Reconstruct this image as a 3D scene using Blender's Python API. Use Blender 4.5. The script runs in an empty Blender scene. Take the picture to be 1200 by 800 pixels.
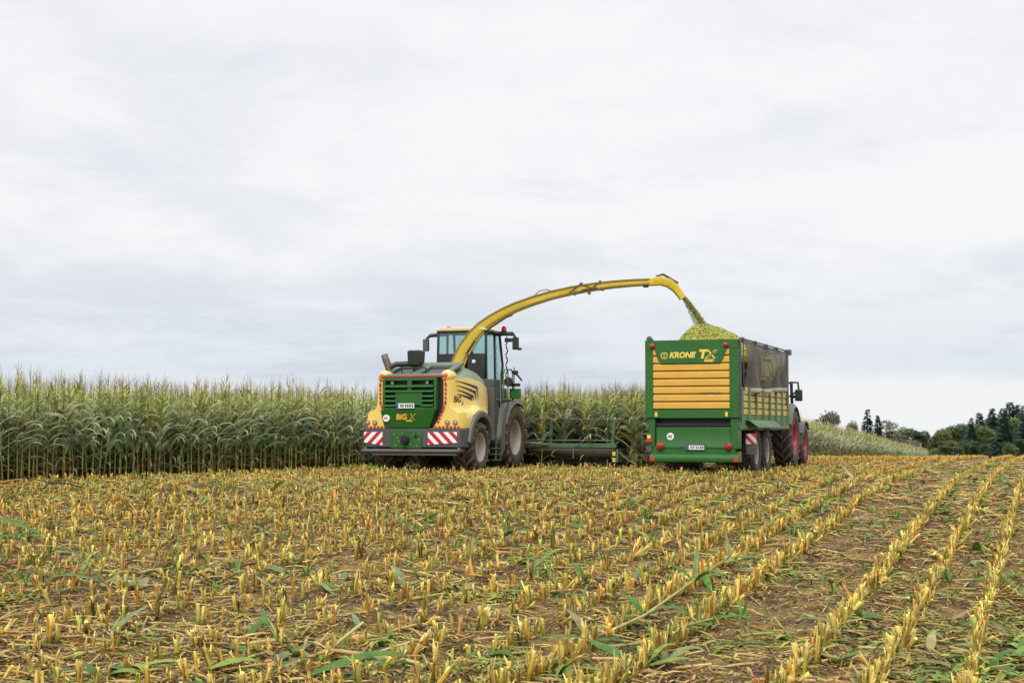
import bpy, bmesh, math, random
import numpy as np
from mathutils import Vector, Matrix
R = math.radians
C = bpy.context.scene.collection
SC = bpy.context.scene

# ------------------------------------------------------------------ camera, sky, sun, exposure
HC = 2.3
cd = bpy.data.cameras.new('camera'); cam = bpy.data.objects.new('camera', cd); C.objects.link(cam)
cam.location = (0, 0, HC); cam.rotation_euler = (R(90) + math.atan(98 / 1750), 0, 0)
cd.sensor_width = 36; cd.lens = 52.5; cd.clip_start = 0.1; cd.clip_end = 9000
SC.camera = cam

SUN_EL, SUN_AZ = R(36), R(192)          # azimuth clockwise from +Y: behind the camera, a little to the left
W = bpy.data.worlds.new('World'); SC.world = W; W.use_nodes = True
nt = W.node_tree; nt.nodes.clear()
def wn(t, **k):
    n = nt.nodes.new(t)
    for a, b in k.items(): setattr(n, a, b)
    return n
def wmath(op, a, b=None, c=None):
    n = wn('ShaderNodeMath', operation=op)
    for i, s in enumerate((a, b, c)):
        if s is None: continue
        if isinstance(s, (int, float)): n.inputs[i].default_value = s
        else: nt.links.new(s, n.inputs[i])
    return n.outputs[0]
def wmix(f, a, b):
    n = wn('ShaderNodeMix', data_type='RGBA')
    for i, s in ((0, f), (6, a), (7, b)):
        if isinstance(s, (int, float)): n.inputs[i].default_value = s
        elif isinstance(s, tuple): n.inputs[i].default_value = (*s, 1)
        else: nt.links.new(s, n.inputs[i])
    return n.outputs[2]
def wsm(x, a, b):
    n = wn('ShaderNodeMapRange', interpolation_type='SMOOTHSTEP')
    nt.links.new(x, n.inputs[0]); n.inputs[1].default_value = a; n.inputs[2].default_value = b
    return n.outputs[0]
sky = wn('ShaderNodeTexSky', sky_type='NISHITA', sun_disc=False, sun_elevation=SUN_EL, sun_rotation=SUN_AZ, air_density=1.0, dust_density=2.0)
tc = wn('ShaderNodeTexCoord'); sp = wn('ShaderNodeSeparateXYZ'); nt.links.new(tc.outputs['Generated'], sp.inputs[0])
X, Y, Z = sp.outputs
zz = wmath('ADD', wmath('MAXIMUM', Z, 0.0), 0.17)
cb = wn('ShaderNodeCombineXYZ')
nt.links.new(wmath('DIVIDE', X, zz), cb.inputs[0]); nt.links.new(wmath('DIVIDE', Y, zz), cb.inputs[1])
def wnoise(scale, detail, rough, off):
    mp = wn('ShaderNodeMapping'); nt.links.new(cb.outputs[0], mp.inputs[0]); mp.inputs['Location'].default_value = off
    n = wn('ShaderNodeTexNoise'); nt.links.new(mp.outputs[0], n.inputs['Vector'])
    n.inputs['Scale'].default_value = scale; n.inputs['Detail'].default_value = detail; n.inputs['Roughness'].default_value = rough
    n.inputs['Distortion'].default_value = 0.4
    return n.outputs[0]
n1 = wnoise(0.75, 7, 0.55, (15.5, 15.5, 4)); n2 = wnoise(2.6, 9, 0.62, (3.0, 6.0, 7))
nn = wmath('ADD', wmath('MULTIPLY', n1, 0.68), wmath('MULTIPLY', n2, 0.32))
cl = wsm(nn, 0.39, 0.55)
low = wsm(Z, 0.13, 0.03)                     # the cloud deck is bluer and greyer where one looks through more of it
pale = wmix(low, (0.745, 0.745, 0.755), (0.61, 0.645, 0.695))
grey = wmix(low, (0.635, 0.65, 0.685), (0.50, 0.545, 0.615))
cloud = wmix(cl, grey, pale)
az = wmath('DIVIDE', X, wmath('MAXIMUM', Y, 0.05)); zn = wmath('ADD', Z, wmath('MULTIPLY', wmath('ADD', n2, -0.5), 0.05))
clear = wmath('MULTIPLY', wsm(az, 0.10, 0.22), wsm(zn, 0.046, 0.022))       # brighter, thinner cloud low on the right
cloud = wmix(clear, cloud, (0.72, 0.725, 0.735))
zen = wmath('ADD', 1.0, wmath('MULTIPLY', wsm(Z, 0.25, 0.8), 1.1))   # overcast sky: brighter towards the zenith
bg = wn('ShaderNodeBackground'); nt.links.new(cloud, bg.inputs[0]); nt.links.new(zen, bg.inputs[1])
bs = wn('ShaderNodeBackground'); nt.links.new(sky.outputs[0], bs.inputs[0]); bs.inputs[1].default_value = 0.1
mx = wn('ShaderNodeMixShader'); mx.inputs[0].default_value = 0.96
nt.links.new(bs.outputs[0], mx.inputs[1]); nt.links.new(bg.outputs[0], mx.inputs[2])
wo = wn('ShaderNodeOutputWorld'); nt.links.new(mx.outputs[0], wo.inputs[0])

sd = bpy.data.lights.new('sun', 'SUN'); so = bpy.data.objects.new('sun', sd); C.objects.link(so)
sd.energy = 1.5; sd.angle = R(16); sd.color = (1, 0.95, 0.87)
so.rotation_euler = Vector((-math.sin(SUN_AZ) * math.cos(SUN_EL), -math.cos(SUN_AZ) * math.cos(SUN_EL), -math.sin(SUN_EL))).to_track_quat('-Z', 'Y').to_euler()
so.location = (0, 0, 60)
SC.view_settings.view_transform = 'Standard'; SC.view_settings.look = 'None'
SC.view_settings.exposure = 0.35; SC.view_settings.gamma = 1; SC.view_settings.use_curve_mapping = False
SC.render.engine = 'CYCLES'
SC.cycles.use_denoising = True
SC.cycles.max_bounces = 6; SC.cycles.transparent_max_bounces = 8
SC.cycles.filter_width = 1.5

rng = np.random.default_rng(7); random.seed(7)

# ------------------------------------------------------------------ materials
def mat(name, col, rough=0.5, metal=0.0, var=0.12, vscale=3.0, dust=0.0, dcol=(0.23, 0.17, 0.10), dscale=2.0, coat=0.0, bump=0.0, bscale=30.0, spec=0.5):
    m = bpy.data.materials.new(name); m.use_nodes = True
    t = m.node_tree; N = t.nodes; L = t.links; p = N['Principled BSDF']
    tx = N.new('ShaderNodeTexCoord')
    n = N.new('ShaderNodeTexNoise'); n.inputs['Scale'].default_value = vscale; n.inputs['Detail'].default_value = 6
    L.new(tx.outputs['Object'], n.inputs['Vector'])
    a = N.new('ShaderNodeMix'); a.data_type = 'RGBA'
    a.inputs[6].default_value = (*[c * (1 - var) for c in col], 1); a.inputs[7].default_value = (*[min(1, c * (1 + var)) for c in col], 1)
    L.new(n.outputs[0], a.inputs[0]); out = a.outputs[2]
    if dust > 0:
        d = N.new('ShaderNodeTexNoise'); d.inputs['Scale'].default_value = dscale; d.inputs['Detail'].default_value = 9; d.inputs['Roughness'].default_value = 0.68
        L.new(tx.outputs['Object'], d.inputs['Vector'])
        r = N.new('ShaderNodeMapRange'); r.inputs[1].default_value = 0.40; r.inputs[2].default_value = 0.72; r.inputs[3].default_value = dust * 0.25; r.inputs[4].default_value = dust
        L.new(d.outputs[0], r.inputs[0])
        b = N.new('ShaderNodeMix'); b.data_type = 'RGBA'; b.inputs[7].default_value = (*dcol, 1)
        L.new(r.outputs[0], b.inputs[0]); L.new(out, b.inputs[6]); out = b.outputs[2]
        q = N.new('ShaderNodeMapRange'); q.inputs[1].default_value = 0; q.inputs[2].default_value = 1; q.inputs[3].default_value = rough; q.inputs[4].default_value = 0.85
        L.new(r.outputs[0], q.inputs[0]); L.new(q.outputs[0], p.inputs['Roughness'])
    else: p.inputs['Roughness'].default_value = rough
    L.new(out, p.inputs['Base Color']); p.inputs['Metallic'].default_value = metal
    p.inputs['Coat Weight'].default_value = coat; p.inputs['Coat Roughness'].default_value = 0.15
    p.inputs['Specular IOR Level'].default_value = spec
    if bump > 0:
        bn = N.new('ShaderNodeTexNoise'); bn.inputs['Scale'].default_value = bscale; bn.inputs['Detail'].default_value = 5
        L.new(tx.outputs['Object'], bn.inputs['Vector'])
        bb = N.new('ShaderNodeBump'); bb.inputs['Strength'].default_value = bump; bb.inputs['Distance'].default_value = 0.02
        L.new(bn.outputs[0], bb.inputs['Height']); L.new(bb.outputs[0], p.inputs['Normal'])
    return m

def plant_mat(name, rough=0.45, trans=0.25, spec=0.5):
    """Colour from the mesh's own 'Col' attribute (one colour per leaf or straw), thin-leaf translucency."""
    m = bpy.data.materials.new(name); m.use_nodes = True
    t = m.node_tree; N = t.nodes; L = t.links; p = N['Principled BSDF']; o = N['Material Output']
    a = N.new('ShaderNodeVertexColor'); a.layer_name = 'Col'
    g = N.new('ShaderNodeNewGeometry')
    n = N.new('ShaderNodeTexNoise'); n.inputs['Scale'].default_value = 9; n.inputs['Detail'].default_value = 4
    L.new(g.outputs['Position'], n.inputs['Vector'])
    r = N.new('ShaderNodeMapRange'); r.inputs[1].default_value = 0.3; r.inputs[2].default_value = 0.7; r.inputs[3].default_value = 0.75; r.inputs[4].default_value = 1.25
    L.new(n.outputs[0], r.inputs[0])
    mu = N.new('ShaderNodeMix'); mu.data_type = 'RGBA'; mu.blend_type = 'MULTIPLY'; mu.inputs[0].default_value = 1
    L.new(a.outputs[0], mu.inputs[6]); L.new(r.outputs[0], mu.inputs[7])
    L.new(mu.outputs[2], p.inputs['Base Color']); p.inputs['Roughness'].default_value = rough
    p.inputs['Specular IOR Level'].default_value = spec
    if trans > 0:
        tr = N.new('ShaderNodeBsdfTranslucent'); L.new(mu.outputs[2], tr.inputs[0])
        ms = N.new('ShaderNodeMixShader'); ms.inputs[0].default_value = trans
        L.new(p.outputs[0], ms.inputs[1]); L.new(tr.outputs[0], ms.inputs[2]); L.new(ms.outputs[0], o.inputs[0])
    return m

def glass_mat(name, tint, refl=0.12):
    m = bpy.data.materials.new(name); m.use_nodes = True
    t = m.node_tree; N = t.nodes; L = t.links; N.remove(N['Principled BSDF']); o = N['Material Output']
    a = N.new('ShaderNodeBsdfTransparent'); a.inputs[0].default_value = (*tint, 1)
    b = N.new('ShaderNodeBsdfGlossy'); b.inputs['Roughness'].default_value = 0.03
    f = N.new('ShaderNodeFresnel'); f.inputs[0].default_value = 1.5
    ad = N.new('ShaderNodeMath'); ad.operation = 'ADD'; ad.use_clamp = True; ad.inputs[1].default_value = refl; L.new(f.outputs[0], ad.inputs[0])
    ms = N.new('ShaderNodeMixShader'); L.new(ad.outputs[0], ms.inputs[0]); L.new(a.outputs[0], ms.inputs[1]); L.new(b.outputs[0], ms.inputs[2])
    L.new(ms.outputs[0], o.inputs[0]); return m

def stripe_mat(name, sx, sz, period, c1, c2, off=0.0):
    m = mat(name, c1, 0.35); t = m.node_tree; N = t.nodes; L = t.links; p = N['Principled BSDF']
    tx = N.new('ShaderNodeTexCoord'); s = N.new('ShaderNodeSeparateXYZ'); L.new(tx.outputs['Object'], s.inputs[0])
    def mm(op, a, b):
        n = N.new('ShaderNodeMath'); n.operation = op
        for i, q in enumerate((a, b)):
            if isinstance(q, (int, float)): n.inputs[i].default_value = q
            else: L.new(q, n.inputs[i])
        return n.outputs[0]
    v = mm('ADD', mm('ADD', mm('MULTIPLY', s.outputs[0], sx), mm('MULTIPLY', s.outputs[2], sz)), off)
    k = mm('GREATER_THAN', mm('FRACT', mm('DIVIDE', v, period), 0), 0.5)
    x = N.new('ShaderNodeMix'); x.data_type = 'RGBA'; x.inputs[6].default_value = (*c1, 1); x.inputs[7].default_value = (*c2, 1)
    L.new(k, x.inputs[0]); L.new(x.outputs[2], p.inputs['Base Color']); return m

M = {}
M['green'] = mat('green_paint', (0.008, 0.105, 0.012), 0.38, var=0.18, dust=0.22, dcol=(0.11, 0.115, 0.05), dscale=3.5, coat=0.08, spec=.35)
M['green_light'] = mat('hood_green', (0.105, 0.185, 0.11), 0.38, var=0.12, dust=0.25, dcol=(0.30, 0.30, 0.19), coat=0.2)
M['yellow'] = mat('cream_yellow_paint', (0.80, 0.575, 0.14), 0.32, var=0.07, dust=0.24, dcol=(0.45, 0.36, 0.16), coat=0.3)
M['yellow_slat'] = mat('ochre_yellow_paint', (0.60, 0.345, 0.04), 0.45, var=0.14, dust=0.26, dcol=(0.40, 0.29, 0.12))
M['spout'] = mat('spout_yellow', (0.60, 0.43, 0.025), 0.33, var=0.14, dust=0.32, dcol=(0.22, 0.20, 0.05), coat=0.15)
M['cream'] = mat('cream_paint', (0.62, 0.50, 0.26), 0.4, var=0.08, dust=0.3, dcol=(0.4, 0.36, 0.25))
M['dark'] = mat('dark_grey_plastic', (0.055, 0.058, 0.062), 0.5, var=0.2, dust=0.35, dcol=(0.13, 0.115, 0.09))
M['grey'] = mat('grey_fender', (0.115, 0.12, 0.118), 0.5, var=0.15, dust=0.4, dcol=(0.16, 0.145, 0.11))
M['black'] = mat('black_plastic', (0.014, 0.014, 0.015), 0.45, var=0.3)
M['metal'] = mat('bare_steel', (0.35, 0.34, 0.32), 0.4, 0.8, dust=0.4)
M['tyre'] = mat('muddy_tyre', (0.030, 0.027, 0.024), 0.75, var=0.3, dust=0.75, dcol=(0.125, 0.085, 0.058), dscale=5, bump=0.4, bscale=25)
M['tyre_clean'] = mat('dusty_tyre', (0.024, 0.023, 0.022), 0.7, var=0.3, dust=0.55, dcol=(0.115, 0.095, 0.075), dscale=4, bump=0.3)
M['mud'] = mat('dried_mud', (0.19, 0.125, 0.082), 0.85, var=0.35, dust=.5, dcol=(0.07, 0.05, 0.035), dscale=7)
M['dustlug'] = mat('dusty_lug', (0.075, 0.066, 0.056), 0.8, var=0.3, dust=.4)
M['rim'] = mat('dusty_rim', (0.42, 0.40, 0.34), 0.5, var=0.12, dust=0.55, dcol=(0.30, 0.25, 0.18))
M['rim_red'] = mat('red_rim', (0.42, 0.012, 0.045), 0.4, var=0.1, dust=0.2, dcol=(0.2, 0.1, 0.08))
M['red'] = mat('red_lens', (0.32, 0.006, 0.01), 0.2, var=0.08, coat=0.4)
M['orange'] = mat('orange_lens', (0.70, 0.14, 0.02), 0.25, var=0.08)
M['white'] = mat('white_lens', (0.75, 0.73, 0.70), 0.25, var=0.05)
M['tail_lens'] = mat('tail_lens', (0.55, 0.22, 0.19), 0.2, var=0.4, vscale=30, coat=.4)
M['plate'] = mat('plate_white', (0.62, 0.63, 0.66), 0.4, var=0.05)
M['blue'] = mat('plate_blue', (0.02, 0.07, 0.35), 0.4)
M['gold'] = mat('gold_lettering', (0.72, 0.52, 0.08), 0.4, var=0.05)
M['redtape'] = mat('red_tape', (0.50, 0.02, 0.012), 0.4, var=0.06)
M['greenwash'] = mat('dusty_sheen_green', (0.035, 0.14, 0.035), 0.5, var=0.15, dust=0.42, dcol=(0.30, 0.33, 0.20))  # pale tone puts the side's grazing reflection into the colour, with dust
M['creamslat'] = mat('dusty_sheen_slat', (0.60, 0.41, 0.11), 0.5, var=0.12, dust=0.4, dcol=(0.46, 0.40, 0.26))  # slats paled the same way: grazing reflection painted in, plus dust
M['headgreen'] = mat('header_green', (0.045, 0.13, 0.06), 0.55, var=0.2, dust=0.5, dcol=(0.15, 0.17, 0.10))
M['apron'] = mat('header_apron', (0.06, 0.048, 0.034), 0.75, var=0.25, dust=0.5, dcol=(0.12, 0.10, 0.06))
M['fendt'] = mat('bright_green', (0.08, 0.38, 0.06), 0.35, coat=0.3)
M['glass'] = glass_mat('tinted_glass', (0.60, 0.83, 0.80))
M['mirror'] = mat('mirror_glass', (0.7, 0.72, 0.74), 0.05, 1.0, var=0.02)
M['stripesR'] = stripe_mat('warning_stripes', 1, 1, 0.30, (0.78, 0.76, 0.76), (0.45, 0.02, 0.035))
M['stripesL'] = stripe_mat('warning_stripes_mirrored', 1, -1, 0.30, (0.78, 0.76, 0.76), (0.45, 0.02, 0.035))
M['stripesT'] = stripe_mat('trailer_warning_stripes', 1, 1, 0.26, (0.55, 0.52, 0.48), (0.40, 0.03, 0.04))
def net_mat():
    m = mat('cover_net', (0.105, 0.094, 0.075), 0.9, var=0.3, vscale=5); t = m.node_tree; N = t.nodes; L = t.links
    p = N['Principled BSDF']; o = N['Material Output']; tr = N.new('ShaderNodeBsdfTransparent'); ms = N.new('ShaderNodeMixShader'); ms.inputs[0].default_value = 0.07
    L.new(p.outputs[0], ms.inputs[1]); L.new(tr.outputs[0], ms.inputs[2]); L.new(ms.outputs[0], o.inputs[0]); return m
M['net'] = net_mat()
M['netlogo'] = mat('net_print', (0.165, 0.145, 0.075), 0.9, var=0.2)
M['nethem'] = mat('net_hem', (0.36, 0.34, 0.29), 0.8, var=0.15)
M['leaf'] = plant_mat('maize_leaf', 0.40, 0.40, 0.8)
M['stalk'] = plant_mat('maize_stalk', 0.55, 0.0)
M['straw'] = plant_mat('straw', 0.65, 0.10, 0.3)
M['freshleaf'] = plant_mat('fresh_cut_leaf', .42, .22, .3)
M['earth'] = plant_mat('earth_clod', .95, 0, .15)
M['silage'] = plant_mat('chopped_maize', 0.7, 0.15, 0.3)
M['foliage'] = plant_mat('tree_foliage', 0.6, 0.32, 0.3)
M['bark'] = mat('bark', (0.09, 0.07, 0.05), 0.9, var=0.3, vscale=6, bump=0.5)

# ------------------------------------------------------------------ builders
class MB:
    def __init__(s): s.v = []; s.f = []; s.m = []
    def add(s, vs, fs, mi=0):
        o = len(s.v); s.v += [tuple(v) for v in vs]
        s.f += [tuple(i + o for i in f) for f in fs]; s.m += [mi] * len(fs)
    def box(s, x0, x1, y0, y1, z0, z1, mi=0):
        s.add([(x, y, z) for x in (x0, x1) for y in (y0, y1) for z in (z0, z1)],
              [(0, 1, 3, 2), (4, 6, 7, 5), (0, 4, 5, 1), (2, 3, 7, 6), (0, 2, 6, 4), (1, 5, 7, 3)], mi)
    def prism(s, pts, ax, a, b, mi=0):
        n = len(pts)
        def P(p, k): return (k, p[0], p[1]) if ax == 'x' else (p[0], k, p[1]) if ax == 'y' else (p[0], p[1], k)
        s.add([P(p, a) for p in pts] + [P(p, b) for p in pts],
              [tuple(range(n)), tuple(range(2 * n - 1, n - 1, -1))] + [(i, (i + 1) % n, n + (i + 1) % n, n + i) for i in range(n)], mi)
    def loft(s, rings, mi=0, closed=True, caps=True):
        n = len(rings[0]); vs = [p for r in rings for p in r]; fs = []
        for a in range(len(rings) - 1):
            for i in range(n if closed else n - 1):
                j = (i + 1) % n; fs.append((a * n + i, a * n + j, (a + 1) * n + j, (a + 1) * n + i))
        if caps and closed: fs += [tuple(range(n - 1, -1, -1)), tuple(range((len(rings) - 1) * n, len(rings) * n))]
        s.add(vs, fs, mi)
    def tube(s, path, r, n=8, mi=0, caps=True):
        path = [Vector(p) for p in path]; rings = []; up = None
        for i, p in enumerate(path):
            d = (path[min(i + 1, len(path) - 1)] - path[max(i - 1, 0)]).normalized()
            if up is None: up = d.orthogonal().normalized()
            else: up = (up - d * up.dot(d)).normalized()
            sd = d.cross(up); rr = r[i] if isinstance(r, (list, tuple)) else r
            rings.append([p + (up * math.cos(t) + sd * math.sin(t)) * rr for t in (2 * math.pi * k / n for k in range(n))])
        s.loft(rings, mi, True, caps)
    def lathe(s, prof, c, ax='x', n=32, mi=0, close=False):
        """prof: (radius, along-axis) pairs revolved round the axis through c"""
        vs = []; k = len(prof)
        for i in range(n):
            t = 2 * math.pi * i / n; a, b = math.cos(t), math.sin(t)
            for r, h in prof:
                q = (h, r * a, r * b) if ax == 'x' else (r * a, h, r * b) if ax == 'y' else (r * a, r * b, h)
                vs.append((c[0] + q[0], c[1] + q[1], c[2] + q[2]))
        fs = []
        for i in range(n):
            j = (i + 1) % n
            for q in range(k if close else k - 1):
                w = (q + 1) % k; fs.append((i * k + q, j * k + q, j * k + w, i * k + w))
        s.add(vs, fs, mi)
    def disc(s, c, r, ax='y', d=0.01, n=24, mi=0): s.lathe([(0.0001, -d), (r * .96, -d), (r, 0), (0.0001, 0)], c, ax, n, mi)
    def grid(s, fn, nu, nv, mi=0):
        s.add([fn(i / nu, j / nv) for i in range(nu + 1) for j in range(nv + 1)],
              [(i * (nv + 1) + j, (i + 1) * (nv + 1) + j, (i + 1) * (nv + 1) + j + 1, i * (nv + 1) + j + 1) for i in range(nu) for j in range(nv)], mi)
    def text(s, txt, size, fn, mi=0, shear=0.0, bold=0.0, sx=1.0, depth=0.004):
        """lettering; fn maps (u right, v up) to a point"""
        cu = bpy.data.curves.new('lettering', 'FONT'); cu.body = txt; cu.size = size; cu.shear = shear; cu.offset = bold; cu.resolution_u = 3
        o = bpy.data.objects.new('lettering', cu); C.objects.link(o)
        bpy.context.view_layer.update()
        ev = o.evaluated_get(bpy.context.evaluated_depsgraph_get()); me = ev.to_mesh()
        vs = [fn(v.co.x * sx, v.co.y) for v in me.vertices]; fs = [tuple(p.vertices) for p in me.polygons]
        ev.to_mesh_clear(); bpy.data.objects.remove(o); bpy.data.curves.remove(cu)
        s.add(vs, fs, mi)
    def build(s, name, mats, parent=None, loc=None, bevel=0.0, solid=0.0, recalc=True, smooth=True):
        me = bpy.data.meshes.new(name); me.from_pydata(s.v, [], s.f)
        if not isinstance(mats, (list, tuple)): mats = [mats]
        for m in mats: me.materials.append(M[m] if isinstance(m, str) else m)
        me.polygons.foreach_set('material_index', s.m)
        if recalc:
            b = bmesh.new(); b.from_mesh(me); bmesh.ops.recalc_face_normals(b, faces=b.faces); b.to_mesh(me); b.free()
        if smooth:
            me.polygons.foreach_set('use_smooth', [True] * len(me.polygons)); me.set_sharp_from_angle(angle=R(38))
        o = bpy.data.objects.new(name, me); C.objects.link(o)
        if loc: o.location = loc
        if parent: o.parent = parent
        if solid: q = o.modifiers.new('solid', 'SOLIDIFY'); q.thickness = solid; q.offset = 0
        if bevel: q = o.modifiers.new('bevel', 'BEVEL'); q.width = bevel; q.segments = 2; q.limit_method = 'ANGLE'; q.angle_limit = R(40)
        return o

def tag(o, label, cat=None, group=None, kind=None):
    o['label'] = label
    if cat: o['category'] = cat
    if group: o['group'] = group
    if kind: o['kind'] = kind
    return o
def empty(name, loc, rz=0):
    o = bpy.data.objects.new(name, None); C.objects.link(o); o.location = loc; o.rotation_euler = (0, 0, rz); o.empty_display_size = 0.3; return o

def np_mesh(name, v, q, col, mats, mi=None, smooth=True):
    me = bpy.data.meshes.new(name); n, k = len(v), len(q)
    me.vertices.add(n); me.vertices.foreach_set('co', np.asarray(v, np.float32).ravel())
    me.loops.add(k * 4); me.loops.foreach_set('vertex_index', np.asarray(q, np.int32).ravel())
    me.polygons.add(k); me.polygons.foreach_set('loop_start', np.arange(k, dtype=np.int32) * 4)
    if mi is not None: me.polygons.foreach_set('material_index', np.asarray(mi, np.int32))
    if smooth: me.polygons.foreach_set('use_smooth', np.ones(k, bool))
    for m in mats: me.materials.append(M[m] if isinstance(m, str) else m)
    if col is not None:
        a = me.color_attributes.new('Col', 'FLOAT_COLOR', 'POINT')
        a.data.foreach_set('color', np.concatenate([np.asarray(col, np.float32), np.ones((n, 1), np.float32)], 1).ravel())
    me.update(calc_edges=True); me.validate(); return me
def link(name, me, parent=None, loc=None, rot=None, sc=None):
    o = bpy.data.objects.new(name, me); C.objects.link(o)
    if parent: o.parent = parent
    if loc is not None: o.location = loc
    if rot is not None: o.rotation_euler = rot
    if sc is not None: o.scale = (sc, sc, sc) if not hasattr(sc, '__len__') else sc
    return o

class NB:                                  # quads with a colour per vertex
    def __init__(s): s.v = []; s.q = []; s.c = []
    def strip(s, rows, cols):
        """rows: list of point rows of equal length; cols: one colour per row"""
        o = len(s.v); k = len(rows[0])
        for r, c in zip(rows, cols):
            for p in r: s.v.append(tuple(p)); s.c.append(tuple(c))
        for i in range(len(rows) - 1):
            for j in range(k - 1):
                a = o + i * k + j; s.q.append((a, a + 1, a + k + 1, a + k))
    def tube(s, path, rad, cols, n=6, cap=False):
        path = [np.array(p, float) for p in path]; rows = []
        for i, p in enumerate(path):
            d = path[min(i + 1, len(path) - 1)] - path[max(i - 1, 0)]; d = d / (np.linalg.norm(d) + 1e-9)
            a = np.cross(d, (0.3, 1, 0.1)); a /= np.linalg.norm(a) + 1e-9; b = np.cross(d, a)
            rows.append([p + (a * math.cos(t) + b * math.sin(t)) * rad[i] for t in np.linspace(0, 2 * math.pi, n + 1)])
        s.strip(rows, cols)
        if cap: s.strip([[rows[-1][0], rows[-1][1], rows[-1][2], rows[-1][3]], [rows[-1][0], rows[-1][5 % n], rows[-1][4 % n], rows[-1][3]]], [cols[-1]] * 2)
    def arr(s): return np.array(s.v, float), np.array(s.q, int), np.array(s.c, float)

def replicate(variants, which, pos, rz, sc, tilt=None, tdir=None, cj=None):
    V, Q, K = [], [], []; off = 0
    for k, (v, q, c) in enumerate(variants):
        idx = np.nonzero(which == k)[0]
        if len(idx) == 0: continue
        ca, sa = np.cos(rz[idx]), np.sin(rz[idx])
        x = v[None, :, 0] * ca[:, None] - v[None, :, 1] * sa[:, None]
        y = v[None, :, 0] * sa[:, None] + v[None, :, 1] * ca[:, None]
        z = np.repeat(v[None, :, 2], len(idx), 0)
        s3 = sc[idx][:, None]; x, y, z = x * s3, y * s3, z * s3
        if tilt is not None:
            ct, st = np.cos(tilt[idx])[:, None], np.sin(tilt[idx])[:, None]
            dx, dy = np.cos(tdir[idx])[:, None], np.sin(tdir[idx])[:, None]
            u = x * dx + y * dy; w = -x * dy + y * dx
            u2 = u * ct + z * st; z = -u * st + z * ct
            x = u2 * dx - w * dy; y = u2 * dy + w * dx
        P = np.stack([x + pos[idx, 0:1], y + pos[idx, 1:2], z + pos[idx, 2:3]], -1)
        n = len(v); m = len(idx)
        V.append(P.reshape(-1, 3)); Q.append((q[None] + (np.arange(m) * n)[:, None, None]).reshape(-1, 4) + off)
        cc = np.repeat(c[None], m, 0)
        if cj is not None: cc = cc * cj[idx][:, None, :]
        K.append(np.clip(cc.reshape(-1, 3), 0, 1)); off += n * m
    return np.concatenate(V), np.concatenate(Q), np.concatenate(K)

# ------------------------------------------------------------------ terrain
TH = R(20); CT, ST = math.cos(TH), math.sin(TH)              # drilling direction of the rows: 20 degrees right of the camera's axis
def gz(x, y):
    """a rise towards the machines, a crest behind them and a long fall into the valley"""
    x = np.asarray(x, float); y = np.asarray(y, float)
    t = np.clip((y - 12.5) / 23.5, 0, 1); up = .93 * (t * 0.75 + 0.25 * (3 * t * t - 2 * t ** 3))
    d = np.maximum(y - 50, 0); e = np.minimum(d, 25)
    fall = 5e-4 * e * e + np.maximum(d - 25, 0) * 0.0233
    return up - fall + 0.025 * np.sin(x * .31 + y * .17) * np.clip((y - 8) / 12, 0, 1)
def hash_noise(x, y, f, seed):
    x = x * f; y = y * f; xi = np.floor(x); yi = np.floor(y); fx = x - xi; fy = y - yi
    fx = fx * fx * (3 - 2 * fx); fy = fy * fy * (3 - 2 * fy)
    def h(a, b): return np.modf(np.abs(np.sin(a * 127.1 + b * 311.7 + seed * 74.7) * 43758.5453))[0]
    return (h(xi, yi) * (1 - fx) + h(xi + 1, yi) * fx) * (1 - fy) + (h(xi, yi + 1) * (1 - fx) + h(xi + 1, yi + 1) * fx) * fy
def row_s(x, y): return x * CT - y * ST
TRACK = -2.92                                                # the driven strip without stubble, between two rows
def relief(x, y):
    s = row_s(x, y)
    r = 0.022 * np.cos(2 * np.pi * (s + 0.76) / 0.72)
    r += (hash_noise(x, y, 1.1, 1) - .5) * .06 + (hash_noise(x, y, 3.7, 2) - .5) * .05 + (hash_noise(x, y, 9.0, 3) - .5) * .035
    tr = np.exp(-((s - TRACK) / 0.42) ** 2)
    along = x * ST + y * CT
    r = r * (1 - .75 * tr) - tr * (.05 + .012 * np.sign(np.sin(along * 21 + np.abs(s - TRACK) * 9)))
    return r * np.clip(1.3 - y / 60, 0, 1)
def ground(x, y): return gz(x, y) + relief(np.asarray(x, float), np.asarray(y, float))

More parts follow.
